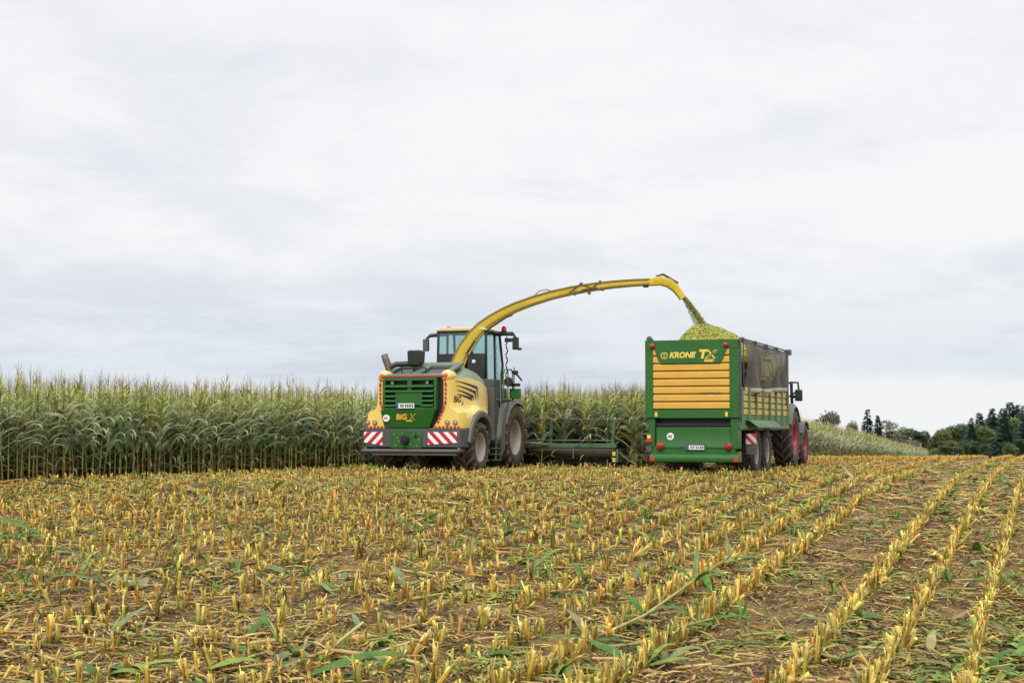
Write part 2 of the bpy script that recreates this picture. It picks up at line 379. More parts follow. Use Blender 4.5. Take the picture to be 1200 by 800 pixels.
ys = np.concatenate([np.linspace(-60, 8, 14), np.linspace(8.5, 40, 420), np.linspace(40.3, 80, 110), np.geomspace(82, 7000, 60)])
tt = np.linspace(-1, 1, 361); tt = np.sign(tt) * (np.abs(tt) * .55 + np.abs(tt) ** 3 * .45)
GX = tt[None, :] * (np.maximum(np.abs(ys), 12) * .62 + 6 + np.maximum(ys - 60, 0) * .9)[:, None]; GY = np.repeat(ys[:, None], len(tt), 1)
GZ = ground(GX, GY)
nx = len(tt); ii, jj = np.meshgrid(np.arange(len(ys) - 1), np.arange(nx - 1), indexing='ij'); a = (ii * nx + jj).ravel()
def soil_mat():
    m = bpy.data.materials.new('field_soil'); m.use_nodes = True
    t = m.node_tree; N = t.nodes; L = t.links; p = N['Principled BSDF']; p.inputs['Roughness'].default_value = 0.9; p.inputs['Specular IOR Level'].default_value = 0.2
    g = N.new('ShaderNodeTexCoord')
    def noise(sc, det, ro=.6):
        n = N.new('ShaderNodeTexNoise'); n.inputs['Scale'].default_value = sc; n.inputs['Detail'].default_value = det; n.inputs['Roughness'].default_value = ro
        L.new(g.outputs['Object'], n.inputs['Vector']); return n.outputs[0]
    def ramp(f, a, b):
        r = N.new('ShaderNodeMapRange'); r.inputs[1].default_value = a; r.inputs[2].default_value = b; L.new(f, r.inputs[0]); return r.outputs[0]
    def mix(f, a, b):
        x = N.new('ShaderNodeMix'); x.data_type = 'RGBA'; L.new(f, x.inputs[0])
        for i, s in ((6, a), (7, b)):
            if isinstance(s, tuple): x.inputs[i].default_value = (*s, 1)
            else: L.new(s, x.inputs[i])
        return x.outputs[2]
    soil = mix(ramp(noise(2.2, 9), .35, .65), (0.036, 0.020, 0.012), (0.105, 0.060, 0.032))
    chaff = mix(ramp(noise(38, 4, .7), .35, .65), (0.19, 0.115, 0.036), (0.46, 0.315, 0.11))
    c = mix(ramp(noise(17, 8, .72), .52, .60), soil, chaff)
    n2 = noise(0.9, 6, .65)
    c2 = mix(ramp(n2, .44, .68), c, chaff)
    L.new(c2, p.inputs['Base Color'])
    b = N.new('ShaderNodeBump'); b.inputs['Strength'].default_value = 0.9; b.inputs['Distance'].default_value = 0.03
    L.new(noise(26, 10, .7), b.inputs['Height']); L.new(b.outputs[0], p.inputs['Normal'])
    return m
gme = np_mesh('field_ground', np.stack([GX, GY, GZ], -1).reshape(-1, 3), np.stack([a, a + 1, a + nx + 1, a + nx], 1), None, [soil_mat()])
tag(link('field_ground', gme), 'brown harvested maize field under the stubble, rising to a crest behind the machines', 'field', kind='structure')

# ------------------------------------------------------------------ standing maize
GRN = np.array((0.25, 0.335, 0.165)); YGR = np.array((0.36, 0.42, 0.06)); DRY = np.array((0.33, 0.22, 0.075)); STK = np.array((0.16, 0.18, 0.045))
def maize_leaf(nb, z0, az, L, w, el, droop, col, tipcol, r, nseg=7):
    """a long arching blade with a folded midrib"""
    d = np.array((math.cos(az), math.sin(az), 0)); sd = np.array((-d[1], d[0], 0))
    p = np.array((0, 0, z0)) + d * .012; rows, cols = [], []; a = el; tw = r.uniform(-.5, .5); step = L / nseg
    for i in range(nseg + 1):
        t = i / nseg; ww = w * (min(1, .45 + 2.2 * t) if t < .3 else max(0.03, 1 - ((t - .3) / .7) ** 1.7)) * .5
        dr = d * math.cos(a) + np.array((0, 0, math.sin(a))); up = np.cross(sd, dr)
        s2 = sd * math.cos(tw * t) + up * math.sin(tw * t); u2 = np.cross(s2, dr)
        f = .35 * ww
        if nseg > 4: rows.append([p - s2 * ww - u2 * f * -1, p, p + s2 * ww + u2 * f])
        else: rows.append([p - s2 * ww, p + s2 * ww])
        cols.append(col * (1 - t ** 2) + tipcol * t ** 2)
        a -= droop * (0.35 + 1.3 * t) / nseg; p = p + dr * step
    nb.strip(rows, cols)
def maize_plant(seed, lod):
    r = random.Random(seed); H = r.uniform(2.0, 2.2)
    st, fo, ta = NB(), NB(), NB()
    bx, by = r.uniform(-.05, .05), r.uniform(-.05, .05)
    zs = [0, .25, .6, 1.1, 1.6, H]
    path = [(bx * (z / H) ** 2, by * (z / H) ** 2, z) for z in zs]
    sc = [np.array((0.26, 0.19, 0.06)), np.array((0.34, 0.28, 0.07)), STK * 1.5, STK, STK * .9, STK]
    if lod == 2: path = path[::2] + [path[-1]]; sc = sc[::2] + [sc[-1]]
    st.tube(path, [.017 - .009 * p[2] / H for p in path], sc, 5 if lod == 0 else 3)
    nl = 17 if lod == 0 else 15 if lod == 1 else 10; az = r.uniform(0, 6.28); seg = (7, 4, 3)[lod]
    for i in range(nl):
        t = i / (nl - 1); z = (.24 if lod < 2 else .12) + t ** .9 * (H - (.32 if lod < 2 else .2)); az += math.pi + r.uniform(-.5, .5)
        wob = r.uniform(.8, 1.2)
        if i < 3:
            if r.random() < .2: continue
            c = DRY * r.uniform(.6, 1.2) if r.random() < .4 else GRN if r.random() < .6 else np.array((.36, .33, .07))
            maize_leaf(fo, z, az, .55 * wob, .065, r.uniform(.0, .8), r.uniform(1.6, 2.6), c, c * 1.05, r, seg)
        else:
            k = max(0, (t - .5) / .5); c = (GRN * (1 - k) + YGR * k) * r.choice((.42, .6, .9, 1.1, 1.5, 1.7)) * r.uniform(.9, 1.1); c = np.clip(c * 1.25, 0, .55)
            if r.random() < .09: c = np.array((.42, .36, .07)) * r.uniform(.7, 1.1)
            L = (.88 - .54 * k) * wob; w = (.098 - .058 * k) * r.uniform(.9, 1.15) * (1.25 if lod == 2 else 1)
            maize_leaf(fo, z, az, L, w, r.uniform(.7, 1.15) + .2 * k, r.uniform(1.7, 2.9) - .35 * k, c, c * .7 + DRY * .3 * (1 if r.random() < .4 else .3), r, seg)
    if lod < 2:                                                 # the ear in its husk
        z = r.uniform(.95, 1.15); a = r.uniform(0, 6.28); q = np.array((math.cos(a), math.sin(a), 0))
        cc = np.array((0.22, 0.23, 0.08))
        fo.tube([np.array((0, 0, z)) + q * .015, np.array((0, 0, z + .09)) + q * .05, np.array((0, 0, z + .19)) + q * .08, np.array((0, 0, z + .25)) + q * .095], [.012, .027, .022, .004], [cc, cc, cc, DRY], 5)
    tc_ = np.array((0.36, 0.31, 0.17)); top = np.array(path[-1])
    for k in range((5, 3, 2)[lod]):
        a = r.uniform(0, 6.28); o = r.uniform(.03, .12) if k else 0; l = r.uniform(.22, .34) if k else .42
        b = np.array((math.cos(a) * o, math.sin(a) * o, 0)); wv = np.array((-math.sin(a), math.cos(a), 0)) * (.005 if lod < 2 else .011)
        if lod == 0: ta.tube([top, top + b * .6 + np.array((0, 0, l * .6)), top + b * 1.3 + np.array((0, 0, l))], [.004, .005, .0015], [tc_ * .9, tc_, tc_ * 1.1], 3)
        else: ta.strip([[top - wv * .5, top + wv * .5], [top + b * .6 + np.array((0, 0, l * .6)) - wv, top + b * .6 + np.array((0, 0, l * .6)) + wv], [top + b * 1.3 + np.array((0, 0, l)) - wv * .3, top + b * 1.3 + np.array((0, 0, l)) + wv * .3]], [tc_ * .9, tc_, tc_ * 1.1])
    return st, fo, ta
def merge(*nbs):
    v, q, c = NB(), None, None; o = 0; V, Q, K = [], [], []
    for n in nbs:
        if not n.v: continue
        a, b, d = n.arr(); V.append(a); Q.append(b + o); K.append(d); o += len(a)
    return np.concatenate(V), np.concatenate(Q), np.concatenate(K)
full = [maize_plant(100 + i, 0) for i in range(12)]
full_m = [merge(*p) for p in full]; mid_m = [merge(*maize_plant(200 + i, 1)) for i in range(10)]; low_m = [merge(*maize_plant(300 + i, 2)) for i in range(8)]

pts = []                                                        # x, y, lod, rank (0 = stands on a visible edge)
def rows_of(p0, d, n, length, nrows, step, lodf, rank0=True, a0=0.0):
    for j in range(nrows):
        a = a0 + rng.uniform(0, .1)
        while a < length:
            st_ = step(a); x = p0[0] + d[0] * a + n[0] * j * .74 + rng.normal(0, .035); y = p0[1] + d[1] * a + n[1] * j * .74 + rng.normal(0, .035)
            pts.append((x, y, lodf(a, j), j if rank0 else 9)); a += st_ * rng.uniform(.75, 1.25)
dA = np.array((7.6, 14.2)); dA /= np.linalg.norm(dA)
rows_of((-16.6, 26.6), dA, (-dA[1], dA[0]), 25.2, 11, lambda a: .17, lambda a, j: 0 if j < 3 else 1)
rows_of(np.array((-16.6, 26.6)) + np.array((-dA[1], dA[0])) * 1.3, dA, (-dA[1], dA[0]), 48, 16, lambda a: .17, lambda a, j: 1, False, 25.2)
rows_of(np.array((-16.6, 26.6)) + np.array((-dA[1], dA[0])) * 8.1, dA, (-dA[1], dA[0]), 25.2, 22, lambda a: .3, lambda a, j: 1, False)
hA = (-2.8 - 4.75 * CT + 7.5 * ST, 42.2 + 4.75 * ST + 7.5 * CT)                 # just ahead of the maize header
rows_of(hA, (CT, -ST), (ST, CT), 9.3, 16, lambda a: .16, lambda a, j: 0 if j < 3 else 1)
dC = np.array((.293, .956)); rows_of((3.75, 46.7), dC, (-dC[1], dC[0]), 60, 9, lambda a: .15 if a < 30 else .2, lambda a, j: (0 if j < 2 else 1) if a < 25 else 1)
rows_of((3.75, 46.7), dC, (-dC[1], dC[0]), 900, 7, lambda a: .26 if a < 150 else .5 if a < 350 else .8, lambda a, j: 2, True, 60)
pts = np.array(pts)
pz = gz(pts[:, 0], pts[:, 1])
infr = (np.abs(pts[:, 0]) < .352 * pts[:, 1])
# the plants that show largest: the first row of each edge, nearest first
behind = (pts[:, 0] / pts[:, 1] > -.10) & (pts[:, 0] / pts[:, 1] < .012)        # hidden by the harvester
order = np.argsort(pts[:, 1] + pts[:, 3] * 9 + np.where(infr & ~behind & (pts[:, 2] == 0), 0, 1e4))[:296]
solo = np.zeros(len(pts), bool); solo[order] = True
n = len(pts); rz = rng.uniform(0, 6.283, n); sc = rng.normal(1.06, .05, n); ti = np.abs(rng.normal(0, .045, n)); td = rng.uniform(0, 6.28, n)
cj = 1 + rng.normal(0, .1, (n, 1)) + rng.normal(0, .04, (n, 3)) 
pos = np.stack([pts[:, 0], pts[:, 1], pz - .02], 1)
V, Q, K = [], [], []; off = 0
for lod, var in ((0, full_m), (1, mid_m), (2, low_m)):
    k = np.nonzero((pts[:, 2] == lod) & ~solo)[0]
    if len(k) == 0: continue
    v, q, c = replicate(var, rng.integers(0, len(var), len(k)), pos[k], rz[k], sc[k] * (1.03 if lod == 2 else 1), ti[k], td[k], cj[k])
    V.append(v); Q.append(q + off); K.append(c); off += len(v)
tag(link('maize_crop', np_mesh('maize_crop', np.concatenate(V), np.concatenate(Q), np.concatenate(K), ['leaf'])),
    'dense block of tall green maize standing uncut along the field and behind the machines', 'maize crop', kind='stuff')
pm = [[np_mesh(nm, *nb.arr(), [mt]) for nm, nb, mt in zip(('stalk', 'leaves', 'tassel'), p, ('stalk', 'leaf', 'straw'))] for p in full]
for k in np.nonzero(solo)[0]:
    p = pm[rng.integers(0, 12)]; o = empty('maize_plant', pos[k], 0)
    o.rotation_euler = (ti[k] * math.cos(td[k]), ti[k] * math.sin(td[k]), rz[k]); o.scale = (sc[k],) * 3
    tag(o, 'tall maize plant with arching leaves and a tassel at the edge of the standing crop', 'maize plant', 'maize plants along the edge of the standing crop')
    for nm, me in zip(('stalk', 'leaves', 'tassel'), p): link(nm, me, o)

# ------------------------------------------------------------------ stubble
def stub(seed, lod):
    r = random.Random(seed); nb = NB(); h = r.choice((r.uniform(.14, .20), r.uniform(.17, .25), r.uniform(.19, .24)))
    hue = r.random()
    base = np.array((0.40, 0.18, 0.018)) if hue < .45 else np.array((0.52, 0.30, 0.035)) if hue < .78 else np.array((0.28, 0.29, 0.03))
    base = base * (r.uniform(.75, 1.1) if r.random() < .85 else r.uniform(.35, .55)); top = np.array((0.76, 0.60, 0.17)) * r.uniform(.68, 1.15)
    lx, ly = r.uniform(-.03, .03), r.uniform(-.03, .03); rr = r.uniform(.012, .021)
    n = (7, 5, 3)[lod]
    P = lambda t: np.array((lx * t, ly * t, h * t - .015 * (1 - t)))
    if lod < 2:
        nb.tube([P(0), P(.3), P(.34), P(.7), P(1)], [rr * 1.15, rr, rr * 1.12, rr * .95, rr * .92], [base * .6, base * .85, base * 1.1, base * .65 + top * .35, top], n, True)
    else: nb.tube([P(0), P(.6), P(1)], [rr * 1.2, rr * 1.15, rr * 1.15], [base * .9, base, top], 3, True)
    for k in range((8, 5, 2)[lod]):                             # torn leaf sheath and fibres round the cut
        a = r.uniform(0, 6.28); d = np.array((math.cos(a), math.sin(a), 0)); sd = np.array((-d[1], d[0], 0)); w = r.uniform(.005, .013) * (1.4 if lod else 1)
        lo = r.uniform(.1, .75); hi = r.uniform(.7, 1.25); out = r.uniform(.004, .05); c = top * r.uniform(.7, 1.15) if r.random() < .55 else base * r.uniform(.6, 1.1)
        nb.strip([[P(lo) + d * rr - sd * w, P(lo) + d * rr + sd * w], [P((lo + hi) / 2) + d * (rr * 1.25) - sd * w, P((lo + hi) / 2) + d * (rr * 1.25) + sd * w], [P(hi) + d * (rr + out) - sd * w * .35, P(hi) + d * (rr + out) + sd * w * .35]], [base * .8 + c * .2, c, c])
    if lod < 2 and r.random() < .7:                             # a bent strip of dry leaf hanging off
        a = r.uniform(0, 6.28); c = np.array((0.40, 0.30, 0.13)) * r.uniform(.6, 1.2) if r.random() < .75 else np.array((0.16, 0.22, 0.05))
        maize_leaf(nb, h * r.uniform(.3, .9), a, r.uniform(.1, .22), .03, r.uniform(.1, 1), r.uniform(2, 3.4), c, c, r, 4)
    return nb.arr()
SV = [[stub(400 + 50 * l + i, l) for i in range(k)] for l, k in ((0, 24), (1, 14), (2, 10))]
def hidden_spot(x, y):                                          # nothing grows under the wheels
    return np.zeros(len(x), bool)
P = []
for k in range(-130, 150):
    s0 = -.76 - .72 * k
    a = 2.0
    if abs(s0 - TRACK) < .2: continue
    while a < 110:
        x = s0 * CT + a * ST; y = -s0 * ST + a * CT
        near = y < 26
        step = (.060 if s0 > -5 else .078) if y < 26 else .060 if y < 44 else .11
        if 9 < y < 84 and -.37 * y - 2.5 < x < .40 * y + 4.5: P.append((x + rng.normal(0, .02 if s0 > -5 else .035 if s0 > -8 else .055), y + rng.normal(0, .02 if s0 > -5 else .05 if s0 > -8 else .10), s0))
        a += step * rng.uniform(.6, 1.5)
P = np.array(P)
edgeA = (P[:, 0] + 16.6) * dA[1] - (P[:, 1] - 26.6) * dA[0]      # right of the left block's edge
edgeC = (P[:, 0] - 3.75) * dC[1] - (P[:, 1] - 46.7) * dC[0]
hx = (P[:, 0] + 2.8) * CT - (P[:, 1] - 42.2) * ST; hy = (P[:, 0] + 2.8) * ST + (P[:, 1] - 42.2) * CT
keep = (edgeA > .35) & ((edgeC > .3) | ((P[:, 1] < 50) & (hy < 6.6)))
dens = hash_noise(P[:, 0], P[:, 1], .55, 5) * .6 + hash_noise(P[:, 0], P[:, 1], 1.7, 6) * .4
left = np.clip((-P[:, 2] - 4.2) / 3, 0, 1) * np.clip((27 - P[:, 1]) / 8, 0, 1)
keep &= rng.uniform(0, 1, len(P)) < np.clip(1.05 - .35 * left - np.maximum(0, .42 - dens) * 2.4 * (P[:, 2] < -3), .06, .97)
P = P[keep]
n = len(P); sz = ground(P[:, 0], P[:, 1]); srz = rng.uniform(0, 6.28, n); ssc = np.clip(rng.normal(1.0, .17, n), .5, 1.4) * np.where(P[:, 2] < -5, rng.uniform(.55, 1.08, n), 1) * (1 - .28 * np.clip((P[:, 1] - 24) / 12, 0, 1)); sti = np.abs(rng.normal(0, .13, n)); std = rng.uniform(0, 6.28, n)
flat = rng.random(n) < np.where(P[:, 2] < -5, .20, .09); sti = np.where(flat, rng.uniform(.5, 1.25, n), sti)
scj = np.clip(1 + rng.normal(0, .22, (n, 1)) + rng.normal(0, .06, (n, 3)), .4, 1.6)
lodS = np.where(P[:, 1] < 25, 0, np.where(P[:, 1] < 44, 1, 2))
py = 400 + 1750 * math.tan(0) + 98 + 1750 * (HC - sz - .1) / P[:, 1]
vis = (np.abs(P[:, 0]) < .343 * P[:, 1]) & (py < 806)
srank = np.argsort(P[:, 1] + np.where(vis & ~flat, 0, 1e4))[:298]
ssolo = np.zeros(n, bool); ssolo[srank] = True
spos = np.stack([P[:, 0], P[:, 1], sz], 1)
V, Q, K = [], [], []; off = 0
for lod in range(3):
    k = np.nonzero((lodS == lod) & ~ssolo)[0]
    v, q, c = replicate(SV[lod], rng.integers(0, len(SV[lod]), len(k)), spos[k], srz[k], ssc[k], sti[k], std[k], scj[k])
    V.append(v); Q.append(q + off); K.append(c); off += len(v)
tag(link('maize_stubble', np_mesh('maize_stubble', np.concatenate(V), np.concatenate(Q), np.concatenate(K), ['straw'], smooth=False)),
    'rows of short golden maize stubble covering the harvested field', 'stubble', kind='stuff')
sm = [np_mesh('cut_maize_stalk', v, q, c, ['straw'], smooth=False) for v, q, c in SV[0]]
for k in np.nonzero(ssolo)[0]:
    o = link('cut_maize_stalk', sm[rng.integers(0, len(sm))], None, spos[k], (sti[k] * math.cos(std[k]), sti[k] * math.sin(std[k]), srz[k]), ssc[k])
    tag(o, 'short cut maize stalk with frayed pale top in the nearest stubble rows', 'maize stalk', 'cut stalks in the nearest stubble rows')

# ------------------------------------------------------------------ straw litter, chips, weeds
def strip_variant(seed, L, w, kind):
    r = random.Random(seed); nb = NB(); a = 0; p = np.array((-L / 2, 0, .006)); rows, cols = [], []
    pal = {'straw': [(0.52, 0.35, 0.09), (0.43, 0.245, 0.05), (0.68, 0.51, 0.19), (0.13, 0.072, 0.028), (0.43, 0.34, 0.06), (0.27, 0.145, 0.045), (0.58, 0.42, 0.12), (0.09, 0.052, 0.026)], 'green': [(0.07, 0.14, 0.015), (0.15, 0.22, 0.025), (0.10, 0.17, 0.03), (0.27, 0.30, 0.05)]}[kind]
    c = np.array(r.choice(pal)) * r.uniform(.75, 1.2); bend = r.gauss(0, .35); hump = r.uniform(0, .03) * (L / .25); tw = r.uniform(-.8, .8)
    for i in range(4):
        t = i / 3; ww = w * (.5 if i in (0, 3) else 1) * .5; b = bend * (t - .5)
        s = np.array((-math.sin(b), math.cos(b), math.sin(tw * t) * .7)); z = .006 + hump * math.sin(math.pi * t)
        q = np.array((L * (t - .5), bend * L * .25 * (t - .5) ** 2, z)); rows.append([q - s * ww, q + s * ww]); cols.append(c)
    nb.strip(rows, cols); return nb.arr()
def stalk_piece(seed):
    r = random.Random(seed); nb = NB(); L = r.uniform(.12, .5); c = np.array(r.choice([(.50, .35, .12), (.58, .45, .18), (.40, .24, .07), (.34, .34, .08)])) * r.uniform(.7, 1.1); q = r.uniform(.007, .014)
    nb.tube([(-L / 2, 0, .012), (-L * .1, r.uniform(-.01, .01), .02), (L / 2, 0, .015)], [q * .9, q, q * .8], [c * .9, c, c * 1.1], 5, True); return nb.arr()
LV = [strip_variant(600 + i, (l_ := random.choice((random.uniform(.04, .12), random.uniform(.1, .40)))), min(l_ * .3, random.uniform(.005, .022)), 'straw') for i in range(40)] + [strip_variant(680 + i, random.uniform(.06, .30), random.uniform(.010, .035), 'green') for i in range(14)] + [stalk_piece(720 + i) for i in range(10)]
def scatter(n, y0, y1, power):
    y = y0 + (y1 - y0) * rng.random(n) ** power; x = (rng.random(n) * 2 - 1) * (.39 * y + 2.2) + .8; return x, y
X1, Y1 = scatter(185000, 10.5, 27, 1.15); X2, Y2 = scatter(150000, 26, 54, .9)
LX = np.concatenate([X1, X2]); LY = np.concatenate([Y1, Y2])
eA = (LX + 16.6) * dA[1] - (LY - 26.6) * dA[0]; dn = hash_noise(LX, LY, .8, 9) * .6 + hash_noise(LX, LY, 2.3, 10) * .4
lk = (eA > -.3) & (rng.random(len(LX)) < np.clip((dn - .2) * 2.4, .14, 1) * np.where(np.abs(row_s(LX, LY) - TRACK) < .5, .45, 1)); LX, LY = LX[lk], LY[lk]; n = len(LX)
gr = (hash_noise(LX, LY, .5, 12) * .6 + hash_noise(LX, LY, 1.9, 13) * .4) > rng.uniform(.50, 1.2, n)
which = np.where(gr, 40 + rng.integers(0, 14, n), rng.integers(0, 40, n))
which = np.where(rng.random(n) < .035, 54 + rng.integers(0, 10, n), which)
v, q, c = replicate(LV, which, np.stack([LX, LY, ground(LX, LY) + rng.uniform(0, .03, n)], 1), rng.uniform(0, 6.28, n), rng.uniform(.7, 1.3, n) * (1 + .5 * (LY > 27)), np.abs(rng.normal(0, .22, n)), rng.uniform(0, 6.28, n), np.clip(1 + rng.normal(0, .15, (n, 1)) + rng.normal(0, .05, (n, 3)), .4, 1.7))
tag(link('straw_litter', np_mesh('straw_litter', v, q, c, ['straw'])), 'scattered straw, torn leaf scraps and chaff lying between the stubble rows', 'straw litter', kind='stuff')
def clod(seed):
    r = random.Random(seed); nb = NB(); c = np.array((.10, .066, .042)) * r.uniform(.6, 1.4); rows = []
    for i in range(5):
        t = math.pi * i / 4; rows.append([np.array((math.sin(t) * math.cos(a), math.sin(t) * math.sin(a) * .8, math.cos(t) * .6)) * .03 * r.uniform(.7, 1.25) for a in (0, 1.05, 2.1, 3.14, 4.2, 5.24)]); rows[-1].append(rows[-1][0])
    nb.strip(rows, [c] * 5); return nb.arr()
CV = [clod(750 + i) for i in range(10)]
CX, CY = scatter(16000, 10.5, 34, 1.0); k = (hash_noise(CX, CY, .9, 40) * .6 + hash_noise(CX, CY, 2.7, 41) * .4 > rng.uniform(.3, .8, len(CX))); CX, CY = CX[k], CY[k]; n = len(CX)
v, q, c = replicate(CV, rng.integers(0, 10, n), np.stack([CX, CY, ground(CX, CY)], 1), rng.uniform(0, 6.28, n), rng.uniform(.25, 1.0, n) ** 1.5 * 1.1, None, None, 1 + rng.normal(0, .15, (n, 1)) + np.zeros((n, 3)))
tag(link('soil_clods', np_mesh('soil_clods', v, q, c, ['earth'], smooth=False)), 'brown crumbs and clods of earth lying between the stubble rows', 'earth clods', kind='stuff')
def weed(seed):
    r = random.Random(seed); nb = NB()
    for k in range(r.randint(5, 10)):
        c = np.array((0.09, 0.19, 0.022)) * r.uniform(.7, 1.5); maize_leaf(nb, .01, r.uniform(0, 6.28), r.uniform(.12, .30), r.uniform(.014, .03), r.uniform(.5, 1.4), r.uniform(.5, 2.2), c, c * 1.2, r, 4)
    return nb.arr()
WV = [weed(700 + i) for i in range(8)]
WX, WY = scatter(1500, 14, 48, .7); dn = hash_noise(WX, WY, .35, 20) * .55 + hash_noise(WX, WY, 1.1, 21) * .45
k = (dn > .49) & ((WX + 16.6) * dA[1] - (WY - 26.6) * dA[0] > .5); WX, WY = WX[k], WY[k]; n = len(WX)
v, q, c = replicate(WV, rng.integers(0, 8, n), np.stack([WX, WY, ground(WX, WY)], 1), rng.uniform(0, 6.28, n), rng.uniform(.6, 1.3, n), None, None, 1 + rng.normal(0, .12, (n, 3)))
tag(link('field_weeds', np_mesh('field_weeds', v, q, c, ['freshleaf'])), 'small green weeds and grass tufts growing among the stubble', 'weeds', kind='stuff')

# ------------------------------------------------------------------ wheels
def make_wheel(parent, loc, r, w, rr, side, tyre='tyre', rim='rim', lugs=20, name='wheel', lugd=.055):
    """side +1: the dished rim faces +x"""
    wh = MB(); wh.lathe([(0.0001, side * w * .17), (rr * .24, side * w * .17), (rr * .26, side * w * .06), (rr * .36, side * w * .04)], (0, 0, 0), 'x', 20)
    for k in range(8):
        t = k * math.pi / 4; c = (side * w * .15, rr * .31 * math.cos(t), rr * .31 * math.sin(t)); wh.lathe([(.0001, side * .02), (.024, side * .02), (.024, -side * .04)], c, 'x', 6)
    hub = wh.build(name, rim, parent, loc)
    tb = MB(); h = w / 2
    prof = [(rr, -h * .82), (rr + .05, -h * .95), ((r + rr) / 2, -h * 1.02), (r - lugd - .06, -h * .93), (r - lugd, -h * .72), (r - lugd, 0), (r - lugd, h * .72), (r - lugd - .06, h * .93), ((r + rr) / 2, h * 1.02), (rr + .05, h * .95), (rr, h * .82)]
    tb.lathe(prof, (0, 0, 0), 'x', 48)
    for sd in (-1, 1):
        for k in range(lugs):
            t0 = 2 * math.pi * (k + (.5 if sd > 0 else 0)) / lugs; da = 2 * math.pi / lugs
            def pt(x, rad, t): return (x, rad * math.cos(t), rad * math.sin(t))
            xi, xo = -sd * h * .06, sd * h * .98
            lean = da * 1.0; wd = da * .20
            v = []
            for x, t, rt, rb in ((xi, t0 + lean, r, r - lugd - .02), (sd * h * .55, t0 + lean * .35, r * .998, r - lugd - .03), (xo, t0, r - .05, r - lugd - .13)):
                v += [pt(x, rb, t - wd), pt(x, rb, t + wd), pt(x, rt, t + wd * .8), pt(x, rt, t - wd * .8)]
            tb.loft([v[0:4], v[4:8], v[8:12]], 1)
    tb.build('tyre', [tyre, 'mud' if tyre == 'tyre' else 'dustlug'], hub)
    rb = MB(); s = side
    rb.lathe([(rr * 1.04, s * h * .86), (rr * 1.0, s * h * .84), (rr * .93, s * h * .78), (rr * .90, s * h * .45), (rr * .84, s * h * .22), (rr * .5, s * h * .10), (rr * .36, s * h * .05), (.001, s * h * .05)], (0, 0, 0), 'x', 40)
    rb.lathe([(rr * 1.04, -s * h * .86), (rr * .93, -s * h * .8), (rr * .9, s * h * .2)], (0, 0, 0), 'x', 40)
    rb.build('rim', rim, hub)
    return hub
def lamp(parent, name, c, r, m, ax='y', d=.03, ring=True):
    b = MB()
    if ring: b.lathe([(r * 1.0, -d * .6), (r * 1.22, -d * .9), (r * 1.25, 0)], c, ax, 20, 1)
    b.lathe([(.0001, -d * 1.3), (r * .6, -d * 1.15), (r, -d * .5), (r, 0)], c, ax, 20, 0)
    return b.build(name, [m, 'dark'], parent)
def crown(b, fn, w, mi=0):
    """the maker's round crown emblem: two bowed sides, a centre prong and a bar beneath"""
    def arc(r0, r1, a0, a1, n=10, cx=0, cy=0):
        v = []
        for i in range(n + 1):
            t = R(a0 + (a1 - a0) * i / n); v += [fn(cx + r0 * math.cos(t) * w, cy + r0 * math.sin(t) * w * .8), fn(cx + r1 * math.cos(t) * w, cy + r1 * math.sin(t) * w * .8)]
        b.add(v, [(2 * i, 2 * i + 2, 2 * i + 3, 2 * i + 1) for i in range(n)], mi)
    def quad(x0, x1, y0, y1): b.add([fn(x0 * w, y0 * w), fn(x1 * w, y0 * w), fn(x1 * w, y1 * w), fn(x0 * w, y1 * w)], [(0, 1, 2, 3)], mi)
    arc(.40, .52, 100, 232); arc(.40, .52, 80, -52); arc(.17, .27, 70, -60, 8, -.20 * w); arc(.17, .27, 110, 240, 8, .20 * w)
    quad(-.05, .05, -.26, .34); quad(-.40, .40, -.50, -.39)

# ------------------------------------------------------------------ forage harvester   (local axes: x right, y ahead, z up; origin under the rear bumper)
HV = empty('forage_harvester', (-2.80, 42.2, .95), -TH)
tag(HV, 'yellow and green forage harvester with a tall arched spout, working along the standing maize', 'forage harvester')
def P_(b, name, m, parent=None, **k): return b.build(name, m, parent or HV, **k)

b = MB(); b.box(-.62, .62, .35, 5.6, .62, 1.28); b.box(-1.0, 1.0, 1.2, 1.5, .62, .82); b.box(-1.05, 1.05, 4.15, 4.65, .66, 1.05); b.box(-.5, .5, 5.2, 6.5, .45, 1.2); b.box(-1.0, 1.0, .3, 2.6, 1.1, 1.9); b.box(-1.0, 1.0, 2.4, 5.0, 1.2, 2.5)
P_(b, 'chassis', 'black', bevel=.03)
b = MB(); plan = [(-1.56, .62), (-1.56, .16), (-1.46, -.02), (1.42, -.02), (1.54, .16), (1.54, .50), (1.40, .52), (1.40, .3), (-1.42, .3), (-1.42, .62)]
b.prism(plan, 'z', .72, 1.25); b.prism([(-1.55, .16), (-1.46, -.02), (1.42, -.02), (1.53, .16), (1.45, .48), (-1.45, .48)], 'z', 1.2, 1.27)
bump = P_(b, 'rear_bumper', 'dark', bevel=.03)
b = MB(); b.box(-1.58, 1.36, -.05, .05, .60, .68); b.box(-1.5, -1.42, -.03, .4, .60, .72); b.box(1.36, 1.44, -.03, .4, .60, .72); b.box(-1.3, 1.3, .05, .35, .50, .62)
P_(b, 'bumper_bar', 'grey', bevel=.015)
for x0, x1, mm in ((-1.50, -.92, 'stripesL'), (.48, 1.36, 'stripesR')):
    b = MB(); b.prism([(x0, .80 if x0 > 0 else .86), (x1, .86 if x0 > 0 else .78), (x1, 1.16), (x0, 1.16)], 'y', -.045, -.024); P_(b, 'warning_panel', mm, bump, bevel=.004)
b = MB(); b.box(-.66, .30, -.06, .02, .70, 1.21)
hp = P_(b, 'hitch_plate', 'green', bevel=.015)
b = MB()
